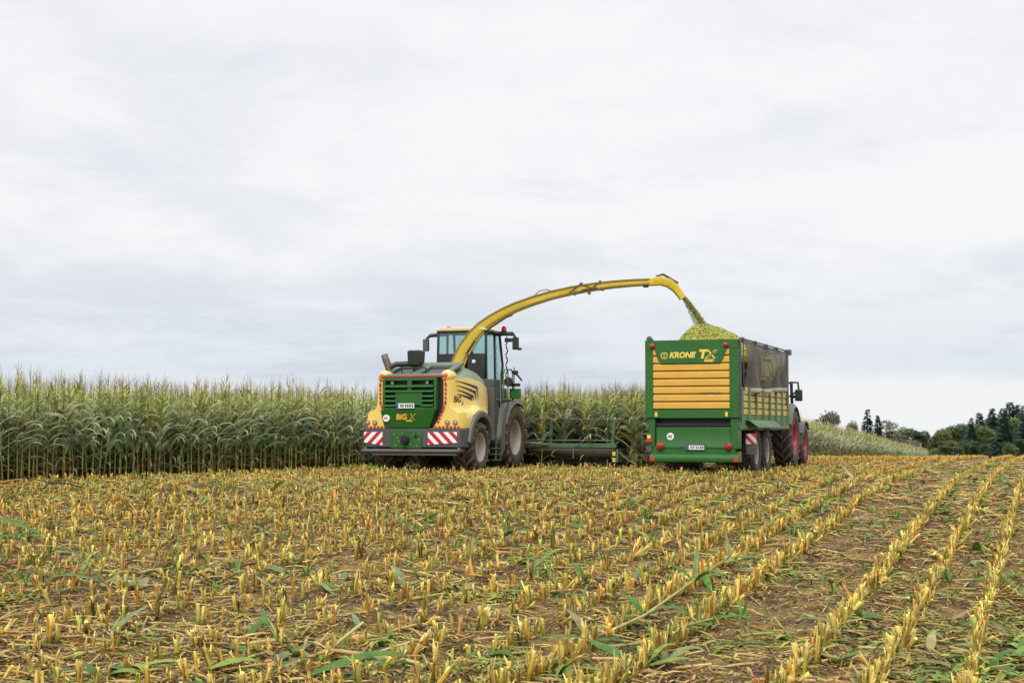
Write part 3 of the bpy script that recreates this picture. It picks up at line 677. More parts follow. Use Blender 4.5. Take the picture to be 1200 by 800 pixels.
for x, z in ((-.55, 1.1), (-.4, .9), (-.5, .78), (.05, 1.1), (.2, .95), (.15, .78), (-.3, 1.13), (-.05, .82), (-.45, 1.0), (.22, 1.12)): b.disc((x, -.062, z), .022, 'y', .004, 10)
P_(b, 'bolt', 'metal', hp)
b = MB(); b.box(-.30, -.08, -.20, -.06, .86, 1.02); b.lathe([(.0001, -.06), (.07, -.06), (.07, .1), (.0001, .1)], (-.19, -.17, .96), 'z', 16); b.box(-.24, -.14, -.30, -.1, .82, .86); b.disc((.12, -.07, 1.05), .06, 'y', .02, 16)
P_(b, 'coupling', 'black', hp, bevel=.01)

# hood: cross sections along y, lower yellow flare over the wheel, green cap
def lerp(x, xs, vs): return float(np.interp(x, xs, vs))
def h_w(y): return lerp(y, (0, .12, .35, .8, 1.5, 2.2, 2.6, 2.75), (1.09, 1.15, 1.20, 1.27, 1.33, 1.33, 1.28, 1.2))
def h_fl(y): return lerp(y, (0, .15, .4, 1.9, 2.2, 2.5, 2.75), (1.40, 1.48, 1.52, 1.52, 1.46, 1.33, 1.2))
def h_zt(y): return lerp(y, (0, .3, .95, 1.5, 2.0, 2.4, 2.75), (2.64, 2.72, 2.88, 3.13, 3.10, 2.95, 2.66))
def h_zl(y):
    d = abs(y - 1.36); return max(1.27, .72 + math.sqrt(max(0, 1.02 ** 2 - d * d))) if d < 1.02 else 1.27
def h_zs(y): return max(1.72, h_zl(y) + .10)
def h_zb(y): return lerp(y, (0, .3, 1.0, 2.0, 2.75), (2.62, 2.66, 2.72, 2.60, 2.36))
def h_sec(y):
    w, f, zl, zs, zb, zt = h_w(y), h_fl(y), h_zl(y), h_zs(y), h_zb(y), h_zt(y)
    q = [(f, zl), (f + .01, (zl + zs) / 2), (f - .03, zs - .02), (f - (f - w) * .35, zs + .04), (w + (f - w) * .2, zs + .10), (w + .01, zs + .2)]
    for t in (.33, .66, 1): q.append((w + .015 * math.sin(t * 3) - .03 * t, zs + .2 + (zb - zs - .2) * t))
    g = [q[-1]]; wb = q[-1][0]
    for t in (.2, .4, .6, .8, 1): g.append((wb * math.cos(t * math.pi / 2) ** .75 if t < 1 else 0, zb + (zt - zb) * math.sin(t * math.pi / 2)))
    return q, g
yy = [0, .05, .15, .3, .5, .7, .9, 1.1, 1.3, 1.5, 1.7, 1.9, 2.1, 2.3, 2.5, 2.65, 2.75]
panels = {}
for s in (-1, 1):
    b = MB(); b.loft([[(s * x, y, z) for x, z in h_sec(y)[0]] for y in yy], 0, False)
    # rear return of the panel and its flare, facing backwards
    q = h_sec(0)[0]; b.add([(s * x, 0, z) for x, z in q] + [(s * (.93 if z > 1.75 else .93 - (1.75 - z) * .65), .02, z) for x, z in q], [(i, i + 1, i + 1 + len(q), i + len(q)) for i in range(len(q) - 1)])
    panels[s] = P_(b, 'side_panel', 'yellow')
b = MB(); b.loft([[(x, y, z) for x, z in h_sec(y)[1]] + [(-x, y, z) for x, z in h_sec(y)[1][::-1][1:]] for y in yy[3:]], 0, False)
P_(b, 'hood', 'green_light')
def side_x(y, z):
    q = h_sec(y)[0]; zs = [p[1] for p in q][2:]; xs = [p[0] for p in q][2:]
    return float(np.interp(z, zs, xs))
def on_side(y0, z0, off=.008): return lambda u, v: (side_x(y0 + u, z0 + v) + off, y0 + u, z0 + v)
b = MB()                                                        # four swept claw marks
for k, (za, zb_, y1, zd) in enumerate(((2.60, 2.46, 1.62, 2.08), (2.47, 2.33, 1.47, 2.07), (2.35, 2.20, 1.32, 2.06), (2.23, 2.14, 1.2, 2.05))):
    n = 10; y0 = .30 + .02 * k; top, bot = [], []
    for i in range(n + 1):
        t = i / n; y = y0 + (y1 - y0) * t; z = za + (zb_ - za) * t ** 1.4; th = .012 + .075 * t
        top.append((side_x(y, z) + .008, y, z)); bot.append((side_x(y, z - th) + .008, y, z - th))
    b.add(top + bot, [(i, i + 1, n + 2 + i, n + 1 + i) for i in range(n)])
    if k < 3:
        for i in range(5):
            z0, z1 = zb_ - (zb_ - zd) * i / 5, zb_ - (zb_ - zd) * (i + 1) / 5; w0, w1 = .10 * (1 - i / 6), .10 * (1 - (i + 1) / 6)
            b.add([(side_x(y1, z) + .008, y, z) for y, z in ((y1 - w0, z0), (y1, z0), (y1 - .02 * (i + 1) / 5, z1), (y1 - w1 - .02, z1))], [(0, 1, 2, 3)])
P_(b, 'side_graphic', 'black', panels[1])
b = MB(); b.text('BiG', .25, on_side(.16, 2.0), 0, .25, .005); b.text('X', .13, on_side(.58, 1.93), 1, .3, .004)
P_(b, 'side_lettering', ['black', 'green', 'orange'], panels[1])

# rear: black cavity, green louvred grille, lower flap
b = MB(); b.box(-1.0, 1.0, .06, .3, 1.3, 2.74); P_(b, 'radiator', 'black')
b = MB()
def slab(x0, x1, z0, z1, y0=-.16, y1=.02): b.box(x0, x1, y0, y1, z0, z1)
slab(-.87, -.79, 1.78, 2.68); slab(.70, .78, 1.78, 2.68); slab(-.79, .70, 2.60, 2.68); slab(-.79, .70, 1.78, 1.86)
slab(-.46, .36, 1.90, 2.26, -.185); slab(-.10, .03, 2.26, 2.60, -.17, 0)
for z, l in ((2.44, 0), (2.30, 0), (2.16, 1), (2.03, 1), (1.90, 1)):
    for x0, x1 in (((-.79, -.44), (.34, .70)) if l else ((-.79, .70),)):
        b.prism([(-.215, z - .025), (-.20, z + .02), (-.05, z + .065), (-.05, z + .03)], 'x', x0, x1)
gr = P_(b, 'rear_grille', 'green', bevel=.012)
b = MB(); b.box(-.42, .13, -.205, -.188, 1.825, 1.965, 0); b.box(-.42, -.355, -.209, -.19, 1.83, 1.96, 1)
for i, x in enumerate((-.30, -.235, -.15, -.085, -.02, .05)): b.box(x, x + .045, -.2075, -.2, 1.855, 1.935, 2)
P_(b, 'number_plate', ['plate', 'blue', 'dark'], gr)
for x in (-.62, .45): lamp(gr, 'work_light', (x, -.02, 2.56), .05, 'white')
b = MB(); b.add([(-.93, -.17, 1.775), (.75, -.17, 1.775), (.52, -.04, 1.27), (-.86, -.04, 1.27), (-.93, .05, 1.775), (.75, .05, 1.775), (.52, .05, 1.27), (-.86, .05, 1.27)], [(0, 1, 2, 3), (4, 7, 6, 5), (0, 4, 5, 1), (2, 6, 7, 3), (1, 5, 6, 2), (0, 3, 7, 4)])
fl = P_(b, 'rear_flap', 'green', bevel=.012)
def on_flap(x0, z0, off=.006): return lambda u, v: (x0 + u, -.04 - .13 * (z0 + v - 1.27) / .505 - off, z0 + v)
b = MB(); b.text('BiG', .215, on_flap(-.455, 1.505, .004), 1, .2, .012); b.text('BiG', .215, on_flap(-.47, 1.515, .008), 0, .2, .006); b.text('X', .25, on_flap(-.06, 1.50, .006), 2, .25, .003)
b.text('X', .235, on_flap(-.045, 1.505, .009), 3, .25, -.004); b.add([on_flap(-.17, 1.455, .006)(u, v) for u, v in ((0, 0), (.2, 0), (.21, .035), (.01, .035))], [(0, 1, 2, 3)], 0)
P_(b, 'flap_lettering', ['gold', 'redtape', 'gold', 'green'], fl)
b = MB(); b.lathe([(.0001, -.012), (.10, -.012), (.105, 0)], (-.76, -.125, 1.55), 'y', 24, 0); b.text('40', .11, lambda u, v: (-.825 + u, -.14, 1.515 + v), 1, 0, .002)
P_(b, 'speed_sticker', ['white', 'dark'], fl)
b = MB()                                                        # dashed red reflective tape round the rear outline
def dashes(pts, step=.115, ln=.068, w=.028):
    for (x0, y0, z0), (x1, y1, z1) in zip(pts, pts[1:]):
        d = Vector((x1 - x0, y1 - y0, z1 - z0)); L_ = d.length; d.normalize(); nn_ = Vector((d.z, 0, -d.x)).normalized()
        a = 0
        while a < L_ - .03:
            p = Vector((x0, y0, z0)) + d * a; q = p + d * ln; f = Vector((0, -.012, 0))
            k = [p - nn_ * w, p + nn_ * w, q + nn_ * w, q - nn_ * w]; b.add([v for v in k] + [v + f for v in k], [(0, 1, 2, 3), (4, 7, 6, 5), (0, 4, 5, 1), (1, 5, 6, 2), (2, 6, 7, 3), (3, 7, 4, 0)]); a += step
for s in (-1, 1):
    e = -.03
    dashes([(s * .98, -.02, 2.66), (s * 1.01, -.02, 2.5), (s * 1.0, -.02, 2.0), (s * .93, -.02, 1.80), (s * .74, -.03, 1.36)])
    dashes([(s * .68, -.03, 1.30), (s * 1.42, -.03, 1.30)])
P_(b, 'reflective_tape', 'redtape')
b = MB(); b.box(-.90, .90, -.06, .02, 2.705, 2.735); P_(b, 'red_edge_strip', 'redtape')
for x in (-1.40, -1.17, 1.06, 1.30): lamp(HV, 'tail_light', (x, -.01, 1.42), .055, 'tail_lens')
for s in (-1, 1):
    b = MB(); b.lathe([(.0001, -.07), (.09, -.06), (.15, -.0), (.19, .14), (.17, .45), (.0001, .7)], (s * .96, .08, 2.72), 'y', 24, 0); b.lathe([(.0001, -.10), (.05, -.095), (.072, -.06), (.072, 0)], (s * .98, .07, 2.75), 'y', 18, 1)
    P_(b, 'turn_signal', ['yellow', 'orange'])
# deck above the radiator
b = MB()
def dz(y): return 2.74 + .27 * y
def deckbar(x0, x1, y0, y1, t=.03): b.add([(x, y, dz(y) + h) for x in (x0, x1) for y in (y0, y1) for h in (-.06, t)], [(0, 1, 3, 2), (4, 6, 7, 5), (0, 4, 5, 1), (2, 3, 7, 6), (0, 2, 6, 4), (1, 5, 7, 3)])
deckbar(-.98, .98, 0, .16); deckbar(-.98, -.84, .16, 1.15); deckbar(.80, .98, .16, 1.15); deckbar(-.14, .10, .16, 1.15); deckbar(-.98, .98, 1.15, 1.5, .04)
dk = P_(b, 'radiator_deck', mat('deck_grey_green', (0.075, 0.11, 0.078), .5, dust=.4, dcol=(.2, .19, .12)), bevel=.02)
b = MB(); b.add([(x, y, dz(y) - .05) for x, y in ((-.9, .1), (.9, .1), (.9, 1.2), (-.9, 1.2))], [(0, 1, 2, 3)]); P_(b, 'screen', 'black', dk)
b = MB(); b.tube([(-.95, .55, 3.02), (-.8, .6, 3.10), (-.45, .7, 3.12), (-.2, .8, 3.08)], .08, 10); b.tube([(-.5, .35, 2.98), (.25, .35, 2.98)], .018, 6); b.tube([(-.5, .35, 2.80), (-.5, .35, 2.98)], .018, 6); b.tube([(.25, .35, 2.80), (.25, .35, 2.98)], .018, 6); P_(b, 'deck_hose', 'black')
b = MB(); b.tube([(-1.06, .75, 2.7), (-1.08, .75, 2.95), (-1.12, .74, 3.10), (-1.18, .72, 3.25), (-1.22, .70, 3.40)], [.10, .10, .10, .095, .09], 14, 0, False); b.lathe([(.12, 0), (.13, .2), (.11, .22)], (-1.03, .75, 2.72), 'z', 16); P_(b, 'exhaust_pipe', mat('sooty_steel', (.13, .12, .11), .5, .6, dust=.5), solid=.012)
b = MB(); b.prism([(-.44, 3.14), (-.38, 3.08), (-.10, 3.08), (-.04, 3.14), (-.02, 3.46), (-.06, 3.50), (-.41, 3.50), (-.46, 3.46)], 'y', .62, .92)
for k in range(5): b.box(-.43, -.05, .605, .63, 3.15 + .065 * k, 3.18 + .065 * k)
b.tube([(-.25, .85, 2.75), (-.25, .85, 3.1)], .12, 12); P_(b, 'air_intake', 'black', bevel=.015)

# wheel arches, wheels
for s in (-1, 1):
    b = MB(); rings = []
    for k in range(15):
        t = R(12 + 160 * k / 14); c, n_ = math.cos(t), math.sin(t); cy, cz = 1.36, .72
        rings.append([(s * x, cy + r * c, cz + r * n_) for x, r in ((1.02, .92), (1.02, .86), (1.60, .86), (1.62, .90), (1.60, 1.03), (1.56, 1.04))])
    b.loft(rings); P_(b, 'rear_mudguard', 'grey', bevel=.01)
    make_wheel(HV, (s * 1.26, 1.36, .72), .74, .60, .40, s, lugs=15, lugd=.075)
    make_wheel(HV, (s * 1.17, 4.35, .98), 1.0, .78, .52, s, lugs=18, lugd=.085)
    b = MB(); rings = []
    for k in range(13):
        t = R(58 + 100 * k / 12); c, n_ = math.cos(t), math.sin(t); cy, cz = 4.35, .98
        rings.append([(s * x, cy + r * c, cz + r * n_) for x, r in ((.80, 1.16), (.80, 1.12), (1.50, 1.10), (1.58, 1.02), (1.60, 1.04), (1.52, 1.16))])
    b.loft(rings); P_(b, 'front_mudguard', 'grey', bevel=.01)
    b = MB(); b.prism([(3.18, 1.85), (3.45, 2.05), (3.72, 1.92), (3.50, 1.62), (3.35, 1.25), (3.30, .62), (2.92, .35), (2.78, .48)], 'x', s * 1.40, s * 1.56); P_(b, 'side_shield', 'grey', bevel=.015)
    b = MB(); b.box(min(s * .7, s * 1.42), max(s * .7, s * 1.42), 2.72, 3.15, .50, 2.45); b.box(min(s * .7, s * 1.46), max(s * .7, s * 1.46), 2.9, 4.9, 2.06, 2.14); b.box(min(s * .7, s * 1.38), max(s * .7, s * 1.38), 2.76, 3.5, 2.1, 2.72)
    P_(b, 'platform', 'dark', bevel=.02)
b = MB(); b.tube([(1.60, 2.78, .35), (1.60, 2.86, 1.5), (1.52, 3.0, 2.35), (1.50, 3.06, 2.9)], .02, 8); b.tube([(1.60, 2.40, .35), (1.60, 2.45, 1.05)], .018, 8)
for k in range(5): b.box(1.42, 1.66, 2.36, 2.80, .32 + .17 * k, .345 + .17 * k)
P_(b, 'ladder', 'headgreen')
b = MB()
for pth in ([(1.5, 3.3, 2.1), (1.5, 3.32, 2.85), (1.5, 3.42, 3.02), (1.5, 4.0, 3.04), (1.5, 4.1, 2.95), (1.5, 4.12, 2.1)], [(1.5, 3.7, 2.1), (1.5, 3.7, 3.03)], [(1.5, 3.32, 2.55), (1.5, 3.7, 2.55)], [(1.45, 4.35, 2.1), (1.45, 4.4, 3.12)]): b.tube(pth, .02, 8)
P_(b, 'handrail', 'headgreen')
b = MB(); b.lathe([(.0001, -.03), (.14, -.03), (.15, .03), (.0001, .04)], (1.5, 3.75, 2.66), 'y', 16); b.box(1.42, 1.58, 4.30, 4.42, 2.9, 3.02); b.tube([(1.5, 4.05, 3.0), (1.62, 4.3, 2.85), (1.66, 4.5, 2.72)], .03, 6); b.box(1.5, 1.8, 3.9, 4.0, 2.52, 2.62); P_(b, 'platform_mirror', 'black', bevel=.01)
b = MB(); b.box(1.46, 1.76, 3.95, 4.15, 2.16, 2.44); b.box(1.45, 1.77, 3.94, 4.16, 2.42, 2.455); P_(b, 'tool_box', 'green', bevel=.015)

# cab
X0, X1, Y0, Y1 = -.68, .92, 3.40, 4.80; ZB, ZG, ZT = 2.70, 3.55, 4.16
b = MB()
for x in (X0, X1):
    b.tube([(x, Y0, 2.5), (x * .97, Y0 + .02, ZT)], .045, 6); b.tube([(x, Y1 - .1, 2.6), (x, Y1, 3.2), (x * .95, Y1 - .15, ZT)], .045, 6); b.tube([(x, 4.15, 2.3), (x * .97, 4.15, ZT)], .04, 6)
b.box(X0, X1, Y0 - .02, Y0 + .05, 2.6, 3.52); b.box(X0, X1, Y0, Y1, 2.3, 2.68); b.box(X0 - .02, X1 + .02, Y0 - .03, Y1, ZT, ZT + .05)
cabf = P_(b, 'cab_frame', 'black', bevel=.01)
def pane(name, pts, m='glass'):
    b = MB(); b.add(pts, [(0, 1, 2, 3)]); return P_(b, name, m, cabf, recalc=False)
pane('rear_window', [(X0 + .05, Y0 - .012, 3.53), (X1 - .05, Y0 - .012, 3.53), (X1 - .07, Y0 - .01, ZT - .01), (X0 + .07, Y0 - .01, ZT - .01)])
for x in (X0, X1):
    pane('side_window', [(x, Y0 + .06, 2.72), (x, 4.11, 2.72), (x * .97, 4.11, ZT - .01), (x * .97, Y0 + .06, ZT - .01)])
    pane('door_window', [(x, 4.19, 2.60), (x, Y1 - .08, 2.60), (x * .95, Y1 - .2, ZT - .01), (x * .97, 4.19, ZT - .01)])
pane('windscreen', [(X0 + .05, Y1 - .06, 2.7), (X1 - .05, Y1 - .06, 2.7), (X1 - .09, Y1 - .16, ZT - .01), (X0 + .09, Y1 - .16, ZT - .01)])
b = MB(); b.prism([(X0 - .02, ZT + .05), (X1 + .02, ZT + .05), (X1 + .02, ZT + .10), (X1 - .12, ZT + .155), (X0 + .12, ZT + .155), (X0 - .02, ZT + .10)], 'y', Y0 - .08, Y1 + .12); P_(b, 'cab_roof', 'cream', bevel=.025)
b = MB(); b.box(-.28, .30, 3.95, 4.45, 2.72, 2.98); b.prism([(-.27, 2.98), (.29, 2.98), (.27, 3.55), (.18, 3.78), (-.16, 3.78), (-.25, 3.55)], 'y', 3.85, 3.99); b.tube([(0, 4.75, 2.7), (0, 4.66, 3.2)], .04, 8); b.lathe([(.17, 0), (.19, .015), (.17, .03)], (0, 4.64, 3.2), 'z', 20); P_(b, 'driver_seat', 'black', cabf, bevel=.03)
b = MB(); b.box(.40, .90, 3.15, 3.36, 2.72, 3.48); b.box(.55, .66, 3.14, 3.16, 3.22, 3.32, 1); P_(b, 'filter_housing', ['black', 'plate'], bevel=.02)
for s, mx_ in ((-1, -1.30), (1, 1.66)):
    xa = X0 if s < 0 else X1
    b = MB(); b.tube([(xa, 4.3, 4.16), (xa + s * .16, 4.2, 4.17), (mx_ - s * .12, 4.0, 4.13), (mx_, 3.95, 4.02)], [.05, .07, .06, .03], 8)
    if s > 0: b.tube([(xa, 4.0, 4.12), (1.3, 4.0, 4.14), (1.55, 3.98, 4.1)], [.06, .07, .04], 8); b.box(1.28, 1.5, 4.0, 4.1, 3.88, 4.0); b.tube([(1.26, 4.0, 4.1), (1.26, 4.0, 4.24)], .02, 6)
    arm = P_(b, 'mirror_arm', 'black')
    b = MB(); b.box(mx_ - .10, mx_ + .10, 3.90, 4.0, 3.64, 4.02)
    if s > 0: b.box(mx_ + .06, mx_ + .2, 3.9, 3.98, 3.62, 3.70)
    P_(b, 'mirror', 'black', arm, bevel=.03)
    b = MB(); b.add([(mx_ - .085, 3.893, 3.67), (mx_ + .085, 3.893, 3.67), (mx_ + .085, 3.893, 4.0), (mx_ - .085, 3.893, 4.0)], [(0, 1, 2, 3)]); P_(b, 'mirror_face', 'dark' if s < 0 else 'black', arm)
for x, y, z in ((-.52, 3.9, 4.25), (1.26, 4.0, 4.22)):
    b = MB(); b.lathe([(.075, 0), (.08, .03), (.07, .10), (.04, .14), (.0001, .15)], (x, y, z), 'z', 16); b.lathe([(.085, -.03), (.085, 0)], (x, y, z), 'z', 16, 1); P_(b, 'beacon', ['redtape', 'black'])
b = MB()
for k in range(5): b.tube([(1.04, Y1 + .02 - .02 * k, 4.1 - .3 * k), (1.09, Y1, 3.95 - .3 * k), (1.03, Y1 - .02, 3.82 - .3 * k)], .022, 6)
P_(b, 'cable_bundle', 'black')

# spout: arched box channel, turned towards the trailer
SD = Vector((CT, ST, 0)); SO = Vector((0, 3.28, 0)); sn = Vector((-ST, CT, 0))
sp_ = [(-.02, 2.75), (.02, 3.1), (.13, 3.40), (.29, 3.71), (.50, 4.02), (.76, 4.30), (1.05, 4.52), (1.41, 4.73), (1.81, 4.92), (2.3, 5.10), (2.85, 5.27), (3.5, 5.42), (4.15, 5.53), (4.8, 5.61), (5.35, 5.655), (5.85, 5.68)]
def sp_sec(i, pts, hh, ww):
    a, c = pts[max(i - 1, 0)], pts[min(i + 1, len(pts) - 1)]; d = Vector((c[0] - a[0], 0, c[1] - a[1])).normalized(); u = Vector((-d.z, 0, d.x))
    o = SO + SD * pts[i][0] + Vector((0, 0, pts[i][1])); U = SD * u.x + Vector((0, 0, u.z)); return o, U
def channel(b, pts, hs, ws, mi=0):
    rings = []
    for i in range(len(pts)):
        o, U = sp_sec(i, pts, 0, 0); h, w = hs[i] / 2, ws[i] / 2
        rings.append([o + sn * (w * x) + U * (h * y) for x, y in ((-.8, 1), (.8, 1), (1, .8), (1, -.86), (.92, -1), (-.92, -1), (-1, -.86), (-1, .8))])
    b.loft(rings, mi)
ns = len(sp_); hs = [float(np.interp(i, (0, 3, 6, ns - 1), (.43, .40, .30, .18))) for i in range(ns)]; ws = [float(np.interp(i, (0, 4, ns - 1), (.52, .42, .30))) for i in range(ns)]
b = MB(); channel(b, sp_, hs, ws); SPO = P_(b, 'discharge_spout', 'spout', bevel=.012)
b = MB()                                                        # flanges along the upper and lower edges
for e, th in ((1, .02), (-.55, .02)):
    for s in (-1, 1):
        rings = []
        for i in range(ns):
            o, U = sp_sec(i, sp_, 0, 0); h, w = hs[i] / 2, ws[i] / 2; c = o + sn * (s * (w + .012)) + U * (h * e)
            rings.append([c + sn * (s * x) + U * y for x, y in ((-.02, -th), (.025, -th), (.025, th), (-.02, th))])
        b.loft(rings)
P_(b, 'flange', mat('spout_edge', (0.24, 0.16, 0.015), .45, dust=.4, dcol=(0.1, 0.09, 0.03)), SPO)
b = MB()
def spt(t, z, s=0.0): return SO + SD * t + Vector((0, 0, z)) + sn * s
b.tube([spt(3.55, 5.28, -.2), spt(3.85, 5.44, -.22), spt(4.25, 5.5, -.2)], .03, 6); b.tube([spt(3.4, 5.34, -.2), spt(3.75, 5.62, -.2)], .02, 6)
for t, z in ((3.78, 5.62), (4.02, 5.34), (4.35, 5.68), (4.42, 5.45), (3.6, 5.36)): b.lathe([(.0001, -.04), (.05, -.04), (.05, .04), (.0001, .04)], spt(t, z, -.17), 'z', 10)
b.tube([spt(3.75, 5.6, -.18), spt(4.1, 5.5, -.18), spt(4.35, 5.68, -.18)], .018, 6); b.box(*[q for k in range(3) for q in (spt(5.75, 5.6)[k] - .07, spt(5.75, 5.6)[k] + .07)])
P_(b, 'hinge_gear', mat('dark_hydraulics', (0.07, 0.055, 0.03), .5, dust=.3), SPO)
b = MB(); b.tube([spt(2.35, 5.28), spt(2.5, 5.42), spt(2.75, 5.47), spt(2.85, 5.41)], .022, 6); P_(b, 'hose', 'metal', SPO)
b = MB(); b.tube([spt(.9, 4.2, -.16), spt(1.5, 4.6, -.15), spt(1.7, 4.68, -.14)], .02, 6); P_(b, 'hydraulic_line', 'black', SPO)
b = MB(); b.tube([spt(.3, 3.5, -.24), spt(.55, 3.9, -.22)], .035, 8); P_(b, 'hydraulic_ram', 'black', SPO)
fp = [(5.80, 5.69), (6.0, 5.71), (6.2, 5.73), (6.45, 5.66), (6.65, 5.51), (6.80, 5.31), (6.86, 5.18)]
b = MB(); channel(b, fp, [.22, .25, .26, .25, .23, .19, .16], [.33, .34, .34, .34, .33, .32, .32]); FLP = P_(b, 'spout_flap', 'spout', SPO, bevel=.012)
b = MB(); b.tube([spt(6.05, 5.86, -.1), spt(6.28, 5.93, -.1), spt(6.7, 5.68, -.1)], .022, 6); b.tube([spt(6.05, 5.86, .1), spt(6.28, 5.93, .1), spt(6.7, 5.68, .1)], .022, 6); b.lathe([(.0001, -.03), (.05, -.03), (.05, .03), (.0001, .03)], spt(6.25, 5.92), 'z', 10); b.lathe([(.0001, -.03), (.045, -.03), (.045, .03), (.0001, .03)], spt(6.7, 5.67), 'z', 10); P_(b, 'flap_linkage', 'dark', SPO)
b = MB(); b.lathe([(.42, 0), (.44, .05), (.42, .25), (.34, .28)], (0, 3.28, 2.62), 'z', 24); P_(b, 'spout_turntable', 'spout')

# header: wide row-independent maize header carried in front
HD = 6.35
b = MB(); b.box(-4.35, 4.15, HD - .06, HD + .10, .64, .78); b.box(-4.3, 4.1, HD + .02, HD + .2, .5, .66); b.box(-1.0, 1.0, HD - .3, HD + .1, .45, 1.25)
HDR = P_(b, 'maize_header', 'headgreen', bevel=.015)
for x in (2.0, 4.05, -2.0, -4.05):
    b = MB(); b.prism([(x - .10, .7), (x + .02, .7), (x + .08, 1.54), (x - .0, 1.54)], 'y', HD - .05, HD + .03)
    if x == 2.0: b.prism([(x - .5, .62), (x - .42, .62), (x + .06, 1.25), (x + .0, 1.25)], 'y', HD - .02, HD + .04)
    P_(b, 'post', 'headgreen', HDR, bevel=.01)
b = MB(); b.tube([(-4.4, HD, 1.52), (0, HD, 1.56), (4.35, HD, 1.53)], .022, 6); b.box(1.2, 4.1, HD - .03, HD + .0, .86, .90); P_(b, 'top_rail', 'grey', HDR)
for s in (-1, 1):
    b = MB(); b.add([(s * x, y, z) for x, y, z in ((1.0, HD - .05, .62), (4.1, HD - .08, .62), (4.1, HD + .12, .30), (2.6, HD + .1, .26), (1.8, HD + .06, .34), (1.0, HD + .0, .45))], [(0, 1, 2, 3, 4, 5)])
    P_(b, 'apron', 'apron', HDR, solid=.03)
for x in (-3.4, -2.7, -1.3, 1.3, 2.75, 3.4):
    b = MB(); b.box(x - .02, x + .02, HD - .085, HD - .065, .50 if x != 2.75 else .3, .64); P_(b, 'rib', 'apron' if x != 2.75 else 'headgreen', HDR)
b = MB(); b.box(-4.2, 4.1, HD + .25, HD + .9, .12, .5)
for k in range(8):
    b.lathe([(.0001, 0), (.52, .02), (.52, .06), (.12, .1), (.12, .3), (.0001, .34)], (-3.85 + 1.1 * k, HD + 1.0, .14), 'z', 20)
for k in range(9): b.tube([(-4.4 + 1.1 * k, HD + .7, .42), (-4.4 + 1.1 * k, HD + 1.5, .3), (-4.4 + 1.1 * k, HD + 2.0, .08)], [.14, .12, .02], 8)
P_(b, 'cutting_drums', 'black', HDR)
for xa, xb in ((4.16, 4.22), (-4.42, -4.36)):
    b = MB(); b.prism([(HD - .12, .2), (HD + .9, .12), (HD + .9, .4), (HD + .2, .62), (HD - .1, .6)], 'x', xa, xb); P_(b, 'end_plate', 'headgreen', HDR, bevel=.01)
for z in (.45, .26):
    b = MB(); b.box(4.05, 4.15, HD - .15, HD - .11, z - .05, z + .08); P_(b, 'yellow_marker', 'gold', HDR)
b = MB(); b.tube([(4.22, HD - .05, .52), (4.45, HD + .05, .3), (4.75, HD + .1, .12)], .025, 6); P_(b, 'guard_rod', 'metal', HDR); b = MB(); b.tube([(1.0, HD - .35, .74), (1.45, HD - .3, .80), (1.95, HD - .1, .74)], .035, 6); b.tube([(1.2, HD - .4, .86), (1.45, HD - .3, .80)], .02, 6); P_(b, 'drive_shaft', 'metal', HDR)

# ------------------------------------------------------------------ silage trailer   (local axes as before; origin under the tailgate)
TA = R(19.5)
TR = empty('silage_trailer', (4.80, 39.8, .95), -TA)
tag(TR, 'green silage trailer with ochre slatted tailgate and netted sides, heaped with chopped maize', 'trailer')
def T_(b, name, m, parent=None, **k): return b.build(name, m, parent or TR, **k)
b = MB(); b.box(-1.27, -1.06, -.06, .12, 1.55, 3.62); b.box(1.02, 1.25, -.06, .12, 1.55, 3.62); b.box(-1.06, 1.02, -.06, .10, 1.54, 1.76); b.box(-1.27, 1.25, -.07, .12, 3.38, 3.62)
for s in (-1, 1):
    for k in range(9): b.lathe([(.0001, -.008), (.018, -.006), (.018, 0)], (-.01 + s * 1.09, -.062, 1.75 + .19 * k), 'y', 8)
TG = T_(b, 'tailgate', 'green', bevel=.015)
b = MB(); n = 7; z0, z1 = 1.765, 3.40; st_ = (z1 - z0) / 8
for k in range(8):
    z = z0 + st_ * k; b.prism([(.02, z + .005), (-.055, z + .03), (-.055, z + st_ - .045), (-.02, z + st_ - .006), (.06, z + st_ - .006), (.06, z + .005)], 'x', -1.055, 1.015)
b.box(-1.05, 1.01, .062, .08, 1.7, 3.4); T_(b, 'slat_panel', 'yellow_slat', TG, bevel=.006)
b = MB(); b.prism([(-1.0, 3.385), (.96, 3.385), (.90, 3.22), (.84, 3.08), (.76, 3.0), (-.82, 3.0), (-.90, 3.08), (-.95, 3.22)], 'y', -.085, -.06)
NP = T_(b, 'name_panel', 'green', TG, bevel=.004)
b = MB(); fn = lambda x0, z0: (lambda u, v: (x0 + u, -.090, z0 + v))
crown(b, fn(-.735, 3.22), .19, 0)
b.text('KRONE', .205, fn(-.60, 3.15), 0, .28, .010, 1.0)
b.text('T', .30, fn(.20, 3.135), 0, .18, .018, 1.1); b.text('X', .29, fn(.41, 3.135), 0, .18, .016, 1.2)
b.text('X', .33, lambda u, v: (.41 + u, -.0935, 3.135 + v), 1, .18, .000, 1.2); b.text('560D', .10, fn(.34, 3.028), 0, .2, .005, 1.2)
T_(b, 'lettering', ['gold', 'green'], NP)
b = MB(); b.text('www.krone.de', .075, lambda u, v: (.22 + u, -.059, 2.185 + v), 0, 0, .002, 1.25); T_(b, 'small_lettering', 'dark', TG)
for x in (-1.06, .93):
    b = MB(); b.lathe([(.0001, -.10), (.04, -.085), (.07, -.055), (.075, -.01), (.075, .04)], (x, -.07, 3.47), 'y', 18); T_(b, 'marker_light', 'red', TG)
for x in (-1.0, .90):
    b = MB(); b.box(x, x + .065, -.085, -.055, 1.58, 1.70); T_(b, 'reflector', 'gold', TG)
